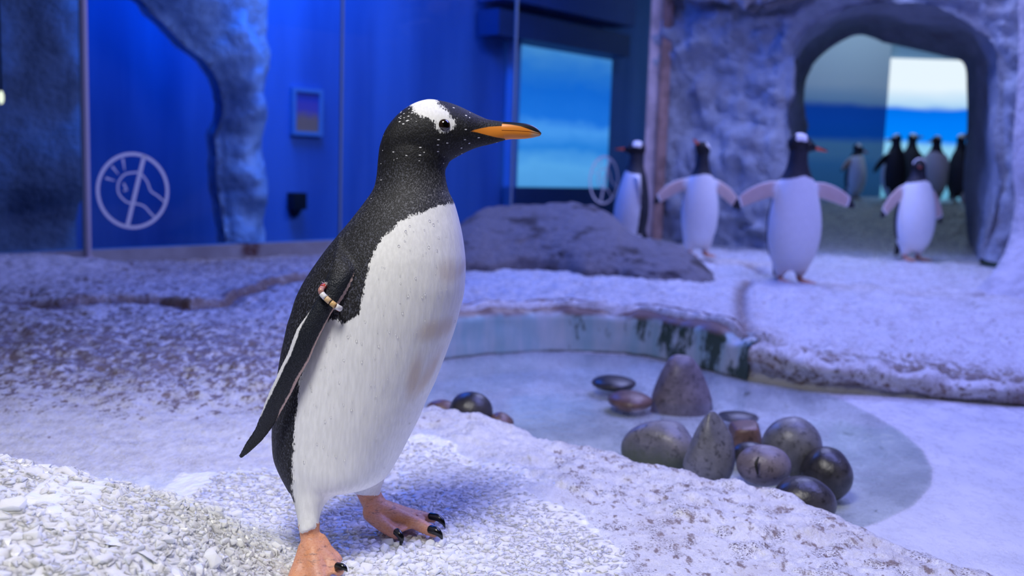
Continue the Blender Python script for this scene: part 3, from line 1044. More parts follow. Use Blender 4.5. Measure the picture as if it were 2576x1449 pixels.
# ------------------------------------------------- rock mound behind
M_MD = rock_wall_material('mound_rock', (.30, .28, .30), (.07, .055, .05), 2.6, .9)
top_px = [(1120, 600), (1160, 560), (1210, 527), (1280, 514), (1380, 510), (1470, 518), (1540, 540), (1575, 575), (1620, 596), (1680, 612), (1740, 640), (1785, 680), (1815, 712)]
bot_px = [(1090, 690), (1150, 690), (1210, 688), (1280, 685), (1380, 690), (1470, 700), (1540, 705), (1575, 708), (1620, 712), (1680, 716), (1740, 718), (1785, 716), (1815, 716)]
tp = catmull([(x, y, 0) for x, y in top_px], 8)[:, :2]; bt = catmull([(x, y, 0) for x, y in bot_px], 8)[:, :2]
rows = []
for j in range(34):
    t = j / 33
    R_ = []
    for i in range(len(tp)):
        b0 = onz(bt[i][0], bt[i][1], .07); dB = (b0 - CAM).dot(FWD)
        hgt = max(0, (bt[i][1] - tp[i][1])) / 180
        dT = dB + .15 + .65 * hgt
        if t < .6:
            s = t / .6
            e_ = s ** .8
            dpt = dB + (dT - dB) * (s ** 1.6)
            yy = bt[i][1] * (1 - e_) + tp[i][1] * e_
            p = P(bt[i][0] * (1 - s) + tp[i][0] * s, yy, dpt)
            p = Vector((p.x, p.y, p.z - (.03 if j == 0 else 0)))
        else:
            s = (t - .6) / .4
            p = P(tp[i][0], tp[i][1], dT)
            p = p + Vector((.1 * s, .55 * s, -(p.z + .02) * (s ** 1.7)))
        R_.append(list(p))
    R_ = np.array(R_)
    nn_ = fbm(R_ * np.array([1, 1, 1.8]), 4.5, 5, .65) * .085
    R_[:, 1] += nn_; R_[:, 2] += nn_ * .35 * math.sin(math.pi * t)
    rows.append(R_)
V = np.concatenate(rows)
o = mesh_obj('rock_mound', V, grid_faces(len(tp), 34), M_MD)
tag(o, 'broad dark grey rock mound rising behind the pool', 'rock')

# ================================================================= STONES IN THE POOL
def stone(name, px0, px1, py0, py1, depth, ry, mat, label, seed, rot=0.0, point=0.0, lump=.10, facets=0, shear=0.0, box=0.0):
    c = P((px0 + px1) / 2, (py0 + py1) / 2, depth)
    rx = (px1 - px0) / 2 * depth / FPX; rz = (py1 - py0) / 2 * depth / FPX
    bm = bmesh.new(); bmesh.ops.create_icosphere(bm, subdivisions=4, radius=1)
    co = np.array([list(v.co) for v in bm.verts])
    co = co * (1 + fbm(co, 1.1, 3, .5, seed * 7.7) * lump * 2.2)[:, None]
    if box:
        co = np.sign(co) * np.abs(co) ** (1 - box)
    if point:
        zt = (co[:, 2] + 1) / 2
        k = 1 - point * np.sin(np.clip(zt, 0, 1) * np.pi / 2)
        co[:, 0] = co[:, 0] * k + shear * zt; co[:, 1] *= k
    fr_ = np.random.default_rng(seed)
    for _ in range(facets):
        nf = fr_.normal(size=3); nf[2] = abs(nf[2]) * .5 + .1; nf[1] = -abs(nf[1]) * .8; nf /= np.linalg.norm(nf)
        dmax = (co @ nf).max()
        ex = np.maximum(0, co @ nf - dmax * fr_.uniform(.72, .86))
        co = co - ex[:, None] * nf * .9
    co[:, 0] -= (co[:, 0].max() + co[:, 0].min()) / 2; co[:, 2] -= (co[:, 2].max() + co[:, 2].min()) / 2
    cr_, sr_ = math.cos(rot), math.sin(rot)
    x = co[:, 0] * cr_ - co[:, 2] * sr_; z = co[:, 0] * sr_ + co[:, 2] * cr_
    co[:, 0] = x / np.abs(x).max() * rx; co[:, 2] = z / np.abs(z).max() * rz; co[:, 1] *= ry
    co[:, 2] -= ROLL * co[:, 0] * 0
    for v, q in zip(bm.verts, co):
        v.co = q
    for _ in range(5):
        bmesh.ops.smooth_vert(bm, verts=bm.verts[:], factor=.5, use_axis_x=True, use_axis_y=True, use_axis_z=True)
    me = bpy.data.meshes.new(name); bm.to_mesh(me); bm.free()
    o = link_mesh(name, me, mat)
    o.location = c
    tag(o, label, 'stone')
    return o


S_GREY = stone_material('stone_grey', (.14, .14, .165), (.25, .245, .28), .36)
S_MOSS = stone_material('stone_mossy', (.15, .145, .17), (.27, .25, .28), .4, .9)
S_DARK = stone_material('stone_dark', (.028, .027, .032), (.070, .064, .070), .34)
S_BROWN = stone_material('stone_brown', (.13, .075, .065), (.22, .13, .11), .4)
S_PURP = stone_material('stone_purple', (.16, .135, .165), (.29, .245, .28), .42)
stone('pool_stone', 1626, 1800, 888, 1095, 3.08, .095, S_PURP, 'mottled purple pyramid stone standing alone in pool', 1, point=.50, lump=.10, facets=5, rot=.08)
stone('pool_stone', 1486, 1602, 946, 982, 3.27, .085, S_DARK, 'flat dark stone lying level with the pool water', 2, lump=.04)
stone('pool_stone', 1528, 1644, 984, 1034, 3.05, .08, S_BROWN, 'flat reddish stone barely breaking the pool water', 3, rot=-.12, lump=.05)
stone('pool_stone', 1806, 1910, 1036, 1062, 2.92, .05, S_DARK, 'thin dark stone half sunk behind the pointed stone', 4, lump=.05)
stone('pool_stone', 1553, 1775, 1052, 1215, 2.40, .085, S_MOSS, 'long grey stone with mossy flank beside the pointed stone', 5, rot=.10, lump=.07, facets=2)
stone('pool_stone', 1716, 1854, 1026, 1250, 2.22, .060, S_GREY, 'tall pointed grey stone in the pile of pool stones', 6, point=.44, lump=.10, shear=.14, facets=3)
stone('pool_stone', 1832, 1918, 1060, 1135, 2.52, .05, S_BROWN, 'squarish reddish brown stone wedged behind the round stone', 17, lump=.06, box=.35, facets=3)
stone('pool_stone', 1838, 1935, 1112, 1180, 2.36, .045, S_DARK, 'wet black stone wedged under the reddish brown stone', 8, lump=.06)
stone('pool_stone', 1914, 2068, 1046, 1200, 2.36, .068, S_GREY, 'largest smooth round grey stone atop the pile', 9, lump=.04)
o_egg = stone('pool_stone', 1850, 1992, 1118, 1224, 2.16, .052, S_PURP, 'egg shaped speckled stone with dark notch leaning on the pile', 10, rot=.28, lump=.03)
stone('pool_stone', 2010, 2148, 1122, 1262, 2.28, .07, S_DARK, 'dark wet stone under the largest round stone', 11, rot=-.5, lump=.06)
stone('pool_stone', 1935, 2104, 1196, 1330, 2.04, .065, S_DARK, 'low dark brown stone against the whitewashed rim', 12, rot=-.45, lump=.05)
stone('pool_stone', 1064, 1160, 1004, 1085, 2.72, .05, S_BROWN, 'brown stone half hidden beside the blackish stone', 13, lump=.07)
stone('pool_stone', 1126, 1242, 984, 1090, 2.62, .055, S_DARK, 'blackish domed stone between two brown stones', 14, lump=.06)
stone('pool_stone', 1222, 1294, 1036, 1092, 2.62, .04, S_BROWN, 'small brown stone at foot of blackish domed stone', 15, rot=-.3, lump=.07)
# dark raised tube painting in the shade of the egg stone's notch
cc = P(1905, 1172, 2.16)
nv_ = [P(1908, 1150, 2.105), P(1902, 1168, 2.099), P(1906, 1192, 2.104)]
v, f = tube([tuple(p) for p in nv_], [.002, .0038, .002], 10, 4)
mesh_obj('notch', v, f, plain('notch_shade', (.03, .028, .02), .7), o_egg, base=o_egg.location)

# ================================================================= MAIN PENGUIN
DT = 1.545
PXM = DT / FPX
torso_px = [((985, 306), (1120, 330), .036), ((958, 358), (1130, 403), .046), ((951, 405), (1121, 424), .048), ((948, 440), (1121, 445), .050), ((940, 476), (1129, 481), .056),
            ((916, 512), (1144, 512), .066), ((879, 560), (1157, 559), .080), ((851, 593), (1164, 592), .089), ((821, 630), (1169, 627), .097), ((797, 663), (1172, 660), .103),
            ((778, 691), (1171, 697), .107), ((760, 721), (1168, 736), .110), ((745, 754), (1158, 779), .112), ((735, 788), (1146, 824), .113), ((725, 818), (1132, 864), .113),
            ((718, 852), (1114, 912), .113), ((710, 888), (1095, 961), .112), ((704, 925), (1077, 998), .111), ((696, 975), (1057, 1046), .110), ((691, 1025), (1036, 1088), .107, 1.543),
            ((688, 1070), (1015, 1129), .104, 1.541), ((688, 1105), (998, 1160), .101, 1.538), ((691, 1143), (981, 1188), .097, 1.534), ((700, 1172), (962, 1208), .089, 1.528), ((714, 1203), (925, 1226), .074, 1.517), ((729, 1236), (860, 1238), .045, 1.50)]


def secs(data, D):
    out = []
    for it in data:
        (lx, ly), (rx, ry), d = it[:3]
        dd = it[3] if len(it) > 3 else D
        a = P(lx, ly, dd); b = P(rx, ry, dd)
        out.append(((a + b) / 2, (b - a) / 2, FWD * d))
    return out


def resec(s, k=3):
    arr = np.array([list(c) + list(a) + list(b) for c, a, b in s])
    q = catmull(arr, k)
    return [(r[:3], r[3:6], r[6:9]) for r in q]


torso = loft(resec(secs(torso_px, DT)), 40)
head_px = [((958, 360), (960, 395), .012), ((972, 326), (968, 418), .030), ((999, 291), (990, 430), .041), ((1035, 264), (1030, 432), .047), ((1076, 250.5), (1080, 426), .049),
           ((1115, 255), (1118, 412), .045), ((1147, 264), (1148, 395.5), .037), ((1176, 277), (1178, 380), .029), ((1201, 289), (1205, 370), .0200), ((1228, 300), (1233, 364), .0140), ((1256, 304), (1262, 356), .0110), ((1275, 307), (1280, 350), .0085)]
head = loft(resec(secs(head_px, DT)), 32)
nleg = loft(resec(secs([((770, 1000), (950, 1040), .045, 1.525), ((745, 1085), (950, 1115), .048, 1.50), ((715, 1170), (905, 1195), .040, 1.481), ((730, 1230), (852, 1238), .032, 1.475), ((740, 1265), (823, 1262), .026, 1.468), ((747, 1296), (808, 1288), .020, 1.460), ((754, 1338), (800, 1322), .0165, 1.45)], 1.46)), 28)
fleg = loft(resec(secs([((850, 1110), (1010, 1110), .05, 1.585), ((862, 1180), (976, 1185), .042, 1.60), ((880, 1212), (965, 1213), .032, 1.61), ((887, 1238), (956, 1240), .024, 1.615)], 1.61)), 28)
# tail
tail = loft(resec(secs([((700, 1150), (770, 1160), .05), ((718, 1200), (760, 1205), .035), ((731, 1240), (745, 1243), .012, 1.56), ((736, 1258), (740, 1259), .004, 1.56)], 1.56)), 16)
flip_px = [((852, 590), (905, 635), .012, 1.50), ((838, 650), (902, 668), .015, 1.458), ((820, 700), (890, 695), .013, 1.443), ((803, 742), (872, 731), .011, 1.436), ((786, 770), (857, 755), .010, 1.432), ((770, 794), (838, 783), .009, 1.430),
           ((748, 824), (818, 821), .0085, 1.428), ((736, 852), (798, 861), .008, 1.427), ((724, 885), (782, 900), .0075, 1.428), ((706, 921), (769, 925), .007, 1.430), ((693, 950), (753, 952), .007, 1.432), ((680, 978), (736, 988), .0065, 1.435),
           ((667, 1008), (712, 1030), .006, 1.44), ((653, 1046), (690, 1070), .0055, 1.447), ((639, 1081), (664, 1105), .005, 1.455), ((618, 1113), (636, 1132), .0045, 1.463), ((600, 1146), (607, 1156), .003, 1.47)]
flipper = loft(resec(secs(flip_px, 1.43)), 20)
# far flipper, mirrored through the body's own symmetry plane (body faces right and toward the viewer)
YAW = math.radians(32)
FACE = np.array([math.cos(YAW), -math.sin(YAW), 0]); SIDE = np.array([math.sin(YAW), math.cos(YAW), 0])
tz = np.array([list(c) for c, a, b in secs(torso_px, DT)])
order = np.argsort(tz[:, 2])


def axis_at(z):
    return np.stack([np.interp(z, tz[order, 2], tz[order, 0]), np.interp(z, tz[order, 2], tz[order, 1]), z], 1)


def mirror(co):
    c = axis_at(co[:, 2])
    f = smooth(.42, .50, co[:, 2])
    yaw = YAW * (1 - f)
    sd_ = np.stack([np.sin(yaw), np.cos(yaw), np.zeros(len(yaw))], 1)
    s = ((co - c) * sd_).sum(1)
    return np.where((s > 0)[:, None], co - 2 * s[:, None] * sd_, co), s


def mirror_all(v):
    c0 = np.array([P(945, 760, DT)[0], P(945, 760, DT)[1], 0])
    s = (v - c0) @ SIDE
    return v - 2 * s[:, None] * SIDE


ff_v = mirror_all(np.array(flipper[0]))
# pull the far flipper in against the body so that it lies along the flank
ff_v = ff_v + FACE * .015
fflip = (ff_v, [tuple(reversed(q)) for q in flipper[1]])


def toe(pts, rad, flat=.85):
    return tube([tuple(P(*p)) for p in pts], rad, 14, 4, flat)


feet = []
# far foot
feet.append(tube([tuple(P(922, 1222, 1.618)), tuple(P(932, 1250, 1.618)), tuple(P(948, 1278, 1.612)), tuple(P(962, 1292, 1.605))], [.021, .0185, .0195, .016], 18, 4))
feet.append(toe([(950, 1272, 1.625), (1030, 1291, 1.645), (1070, 1300, 1.655), (1094, 1309, 1.655)], [.016, .0105, .0095, .0065]))
feet.append(toe([(955, 1280, 1.612), (1025, 1306, 1.605), (1078, 1332, 1.597), (1098, 1345, 1.592)], [.019, .0135, .0110, .0070]))
feet.append(toe([(935, 1288, 1.605), (962, 1318, 1.59), (990, 1340, 1.578), (998, 1352, 1.574)], [.018, .0135, .0105, .007]))
web = loft(resec([(P(950, 1285, 1.61), np.array(list(P(960, 1270, 1.63) - P(940, 1300, 1.59))) / 2, np.array((0, 0, .012))), (P(1000, 1306, 1.607), np.array(list(P(1028, 1288, 1.642) - P(965, 1322, 1.588))) / 2, np.array((0, 0, .0032))),
                  (P(1035, 1320, 1.605), np.array(list(P(1070, 1300, 1.655) - P(992, 1340, 1.58))) / 2, np.array((0, 0, .0035))), (P(1048, 1321, 1.605), np.array(list(P(1066, 1310, 1.63) - P(1020, 1335, 1.59))) / 2, np.array((0, 0, .003)))]), 20)
feet.append(web)
feet.append(tube([tuple(P(926, 1268, 1.597)), tuple(P(922, 1288, 1.592)), tuple(P(923, 1295, 1.59))], [.006, .0075, .006], 12, 3))
# near foot
feet.append(tube([tuple(P(777, 1318, 1.455)), tuple(P(779, 1345, 1.452)), tuple(P(782, 1368, 1.447)), tuple(P(788, 1392, 1.437))], [.0165, .0142, .0150, .018], 18, 4))
feet.append(toe([(776, 1378, 1.44), (758, 1418, 1.425), (744, 1452, 1.41), (732, 1490, 1.39)], [.016, .0125, .012, .009]))
feet.append(toe([(788, 1385, 1.438), (796, 1428, 1.415), (806, 1460, 1.40), (816, 1490, 1.385)], [.018, .0145, .013, .009]))
feet.append(toe([(794, 1380, 1.44), (824, 1408, 1.43), (846, 1428, 1.42), (856, 1440, 1.413)], [.016, .0125, .0105, .008]))
feet.append(toe([(800, 1372, 1.448), (835, 1395, 1.445), (856, 1410, 1.438)], [.012, .010, .006]))
feet.append(tube([tuple(P(806, 1352, 1.452)), tuple(P(820, 1368, 1.448)), tuple(P(829, 1378, 1.445))], [.008, .0065, .004], 12, 3))
webn = loft(resec([(P(785, 1388, 1.438), np.array(list(P(805, 1382, 1.445) - P(768, 1390, 1.435))) / 2, np.array((0, 0, .012))), (P(795, 1420, 1.42), np.array(list(P(836, 1414, 1.43) - P(756, 1424, 1.42))) / 2, np.array((0, 0, .005))),
                   (P(797, 1450, 1.40), np.array(list(P(850, 1440, 1.41) - P(744, 1455, 1.405))) / 2, np.array((0, 0, .004)))]), 20)
feet.append(webn)

bird_me = union_mesh('body', [torso, head, nleg, fleg, tail, flipper, fflip] + feet, .0026, 8)
co = get_co(bird_me); no = get_no(bird_me)
feet_m = merge(feet)
comp = nearest_comp(co, [merge([torso, head, nleg, fleg, tail]), flipper, fflip, feet_m])
mco, sside = mirror(co)
px = project(mco)
X, Y = px[:, 0], px[:, 1]
white_poly = [(1500, 500), (1180, 506), (1144, 509), (1104, 517), (1071, 531), (1032, 542), (1008, 556), (983, 578), (960, 600), (943, 630), (932, 651), (927, 681), (920, 712), (914, 742), (906, 772), (901, 791), (879, 808), (862, 815), (850, 806),
              (826, 800), (800, 840), (770, 900), (750, 968), (748, 1019), (743, 1070), (738, 1115), (735, 1157), (733, 1198), (735, 1235), (742, 1262), (690, 1300), (600, 1500), (1500, 1500)]
a_white = sdpoly(px, white_poly)
pr0 = project(co)
a_white = np.where((pr0[:, 0] > 770) & (pr0[:, 1] > 1140), 40.0, a_white)
crown = [(1000, 256), (1058, 245), (1095, 240), (1103, 262), (1118, 274), (1129, 286), (1138, 297), (1146, 310), (1140, 321), (1124, 332), (1112, 329), (1101, 319), (1092, 306), (1076, 297), (1056, 291), (1044, 283), (1036, 268)]
hz_ = Y < 420
patch = sdpoly(px, crown) * .55
ring = 21 - np.hypot((X - 1119) / 1.12, Y - 314)
a_white = np.where(hz_, np.maximum(np.minimum(patch * 1.6, 40), ring), a_white)
a_fleck = np.zeros(len(co))
a_fleck = np.where(hz_, .045, a_fleck)
a_fleck += .42 * np.exp(-((X - 1030) / 26) ** 2 - ((Y - 292) / 18) ** 2) * hz_
a_fleck += .22 * np.exp(-((X - 1155) / 30) ** 2 - ((Y - 296) / 16) ** 2) * hz_
a_fleck += .10 * np.exp(-((X - 1165) / 35) ** 2 - ((Y - 360) / 12) ** 2) * hz_
a_fleck = np.where((Y > 400) & (Y < 500), .02, a_fleck)
a_grey = np.clip(1.0 * np.exp(-((X - 1100) / 60) ** 2 - ((Y - 480) / 55) ** 2) + .55 * np.exp(-((X - 1240) / 40) ** 2 - ((Y - 345) / 20) ** 2) + .5 * np.exp(-((Y - 520) / 60) ** 2), 0, 1)
a_head = smooth(450, 390, Y)
orange_poly = [(1180, 330), (1205, 324), (1230, 319), (1262, 317), (1300, 317), (1300, 352), (1278, 350), (1250, 346), (1222, 339), (1200, 333)]
a_or = sdpoly(px, orange_poly)
a_stain = np.zeros(len(co))
for (cx, cy, rx, ry, an, st_) in ((1128, 682, 30, 36, 0, .55), (1085, 832, 40, 26, -.5, .75), (1135, 810, 14, 46, .25, .5), (1042, 950, 20, 62, .22, .85), (1085, 960, 10, 60, .3, .45)):
    dx, dy = X - cx, Y - cy
    u = dx * math.cos(an) + dy * math.sin(an); w = -dx * math.sin(an) + dy * math.cos(an)
    a_stain = np.maximum(a_stain, st_ * smooth(1.35, .25, np.hypot(u / rx, w / ry)))
a_stain = np.where(Y > 600, a_stain, 0)
fp = project(np.where((comp == 2)[:, None], mirror_all(co), co))
Lp = [q[0] for q in flip_px]; Rp = [q[1] for q in flip_px]
dL = dist_line(fp, Lp[4:14]); dR = dist_line(fp, Rp[1:15])
isf = (comp == 1) | (comp == 2)
wl_ = np.interp(fp[:, 1], [760, 800, 850, 900, 960, 1010, 1050, 1080], [-3, 4, 10, 10, 9, 7, 3, -4])
a_fw = np.where(isf, wl_ - dL, -20)
a_fp = np.where(isf, np.interp(fp[:, 1], [680, 730, 800, 900, 960, 1030, 1090], [3, 4, 4, 6, 8, 6, -3]) - dR, -20)
a_flip = isf * smooth(668, 712, fp[:, 1])
a_foot = (comp == 3).astype(float)
base_pt = Vector((P(860, 1000, DT).x, P(860, 1000, DT).y, 0.0))
bird_me.vertices.foreach_set('co', (co - np.array(base_pt)).astype(np.float32).ravel())
bird = empty('gentoo_penguin', base_pt)
tag(bird, 'gentoo penguin standing on crushed ice with beaded band on flipper', 'penguin')
link_mesh('body', bird_me, M_PENG, bird, attrs=dict(white=a_white, grey=a_grey, head=a_head, fleck=a_fleck, stain=a_stain, orange=a_or, flip=a_flip, flip_white=a_fw, flip_pink=a_fp, foot=a_foot))

# beak
bk_px = [((1246, 306), (1252, 354), .0100), ((1262, 306.5), (1268, 352.5), .0104), ((1281, 307), (1284, 350.5), .0100), ((1300, 308.5), (1301, 350), .0092), ((1316, 310), (1317, 349.5), .0080), ((1330, 312.5), (1330, 348), .0066), ((1342, 317), (1342, 346.3), .0052), ((1352, 323.5), (1351, 344), .0036), ((1358, 329.5), (1358, 342), .0022), ((1362, 335), (1361, 338.5), .0008)]
bv, bf = loft(resec(secs(bk_px, DT), 4), 28)
bpx = project(bv)
culmen = sdpoly(bpx, [(1230, 290), (1230, 309), (1262, 311), (1285, 313.5), (1310, 318), (1330, 325), (1346, 331), (1364, 337), (1380, 330), (1380, 290)])
gape = bpx[:, 1] - np.interp(bpx[:, 0], [1187, 1250, 1300, 1330, 1361], [331, 327.5, 329, 331, 337])
o = mesh_obj('beak', bv, bf, M_BEAK, bird, base=base_pt, attrs=dict(culmen=culmen, gape=gape, tip=smooth(1325, 1352, bpx[:, 0])))


def bird_hit(me_co_obj, px_, py_):
    """point of the body surface along a photo ray (to seat eyes, drops, band on the surface)"""
    r = ray(px_, py_).normalized()
    h = me_co_obj.ray_cast(CAM - base_pt, r)
    return h[0], h[1]


bvh = BVHTree.FromPolygons([tuple(q) for q in (co - np.array(base_pt))], [tuple(p.vertices) for p in bird_me.polygons])
# eyes
for sgn in (0, 1):
    h, nn = bird_hit(bvh, 1118.5, 314)
    rad = .0102
    ctr = h - nn * (rad * .48)
    if sgn:
        c0 = axis_at(np.array([ctr.z]))[0] - np.array(base_pt)
        ctr = Vector((ctr.x, 2 * c0[1] - ctr.y, ctr.z)); nn = Vector((nn.x, -nn.y, nn.z))
    bm = bmesh.new(); bmesh.ops.create_uvsphere(bm, u_segments=28, v_segments=18, radius=rad)
    me = bpy.data.meshes.new('eye'); bm.to_mesh(me); bm.free()
    e_ = link_mesh('eye', me, M_EYE, bird); e_.location = ctr
    q = nn.to_track_quat('Z', 'Y')
    ang = np.linspace(0, 2 * np.pi, 24, endpoint=False)
    pr_ = .0040
    rows = []
    for rr_ in (pr_, pr_ * .6, .0002):
        zz_ = math.sqrt((rad + .00025) ** 2 - rr_ ** 2)
        rows.append([list(q @ Vector((rr_ * math.cos(a), rr_ * math.sin(a), zz_))) for a in ang])
    mesh_obj('pupil', np.concatenate([np.array(r) for r in rows]), grid_faces(24, 3, True), M_PUPIL, e_)

# claws
claws = [([(1082, 1298, 1.652), (1102, 1303, 1.645), (1114, 1314, 1.640), (1120, 1329, 1.638)], .0062), ([(1082, 1331, 1.590), (1098, 1337, 1.582), (1108, 1347, 1.580), (1113, 1360, 1.580)], .0068),
         ([(997, 1337, 1.566), (1006, 1346, 1.560), (1010, 1360, 1.558), (1005, 1376, 1.560)], .0062), ([(848, 1424, 1.408), (860, 1426, 1.402), (868, 1430, 1.400), (874, 1438, 1.400)], .0055), ([(812, 1484, 1.372), (820, 1492, 1.368), (824, 1502, 1.366), (826, 1512, 1.366)], .0062), ([(732, 1484, 1.380), (728, 1494, 1.374), (724, 1504, 1.372), (722, 1512, 1.372)], .006)]
for pts, r0 in claws:
    v, f = tube([tuple(P(*p)) for p in pts], [r0, r0 * .95, r0 * .62, r0 * .08], 12, 5)
    mesh_obj('claw', v, f, M_CLAW, bird, base=base_pt)

# beaded identification band round the flipper
bp = [(822, 716), (812, 722), (807, 732), (812, 742), (822, 752), (834, 762), (846, 771), (857, 777)]
pts3 = []
for i, (x, y) in enumerate(bp):
    d = np.interp(i, [0, 1, 2, 4, 6, 7], [1.437, 1.426, 1.4195, 1.4165, 1.417, 1.424])
    pts3.append(list(P(x, y, d)))
path = catmull(pts3, 8)
band = empty('identification_band', (0, 0, 0)); band.parent = bird
v, f = tube(path[::2].tolist() + [list(P(852, 782, 1.436)), list(P(836, 772, 1.446)), list(P(815, 745, 1.448)), list(P(812, 722, 1.440))], [.0012] * (len(path[::2]) + 4), 8, 2)
mesh_obj('cord', v, f, plain('band_cord', (.35, .10, .06), .6), band, base=base_pt)
cumlen = np.concatenate([[0], np.cumsum(np.linalg.norm(np.diff(path, axis=0), axis=1))])
bead_cols = [('tan', (.45, .30, .20), .09), ('red', (.62, .06, .03), .10), ('pink', (.55, .27, .22), .18), ('white', (.82, .80, .80), .14), ('straw', (.72, .50, .27), .13), ('brown', (.05, .03, .02), .02), ('gold', (.70, .44, .18), .12), ('clear', (.80, .78, .78), .19)]
t0 = .02
for nme, c_, ln in bead_cols:
    a = t0 * cumlen[-1]; b = (t0 + ln) * cumlen[-1]; t0 += ln + .004
    ss = np.linspace(a, b, 4)
    q = np.stack([np.interp(ss, cumlen, path[:, k]) for k in range(3)], 1)
    tg = q[-1] - q[0]; tg /= np.linalg.norm(tg)
    s_ = np.cross(tg, list(FWD)); s_ /= np.linalg.norm(s_); b_ = np.cross(s_, tg)
    r_ = .0043 if nme != 'brown' else .0036
    sec = [(q[0], s_ * r_ * .85, b_ * r_ * .85)] + [(p_, s_ * r_, b_ * r_) for p_ in q] + [(q[-1], s_ * r_ * .85, b_ * r_ * .85)]
    v, f = loft(sec, 14)
    mesh_obj('bead', v, f, plain('bead_' + nme, c_, .3), band, base=base_pt)
# frayed white tuft at the band's upper end
V = []; F = []
c0 = P(820, 716, 1.428)
for i in range(16):
    d = Vector((random.uniform(-1, .8), random.uniform(-.8, .2), random.uniform(-.3, 1))).normalized() * random.uniform(.004, .010)
    s_ = d.cross(FWD).normalized() * .0006
    n0 = len(V)
    V += [tuple(c0 + s_), tuple(c0 - s_), tuple(c0 + d + s_ * .2), tuple(c0 + d * .6 - FWD * .001)]
    F += [(n0, n0 + 1, n0 + 2), (n0, n0 + 2, n0 + 3), (n0 + 1, n0 + 3, n0 + 2), (n0, n0 + 3, n0 + 1)]
mesh_obj('frayed_tuft', V, F, plain('tuft_white', (.8, .78, .74), .7), band, base=base_pt, smooth_=False)

# water drops beaded on the breast
V = []; F = []
bm = bmesh.new(); bmesh.ops.create_icosphere(bm, subdivisions=2, radius=1)
sv = np.array([list(v.co) for v in bm.verts]); sf = [[v.index for v in f_.verts] for f_ in bm.faces]; bm.free()
cnt = 0
while cnt < 170:
    x = random.uniform(760, 1165); y = random.uniform(555, 1180)
    if sdpoly([(x, y)], white_poly)[0] < 18 or y > 800 and random.random() < .2:
        continue
    h = bvh.ray_cast(CAM - base_pt, ray(x, y).normalized())
    if h[0] is None:
        continue
    r_ = random.choice([.0007, .0009, .0011, .0014, .0017])
    n0 = len(V)
    V += (sv * r_ + np.array(h[0]) + np.array(h[1]) * r_ * .35).tolist(); F += [[i + n0 for i in q] for q in sf]
    cnt += 1
o = mesh_obj('water_drops', V, F, M_DROP, bird); o['kind'] = 'stuff'

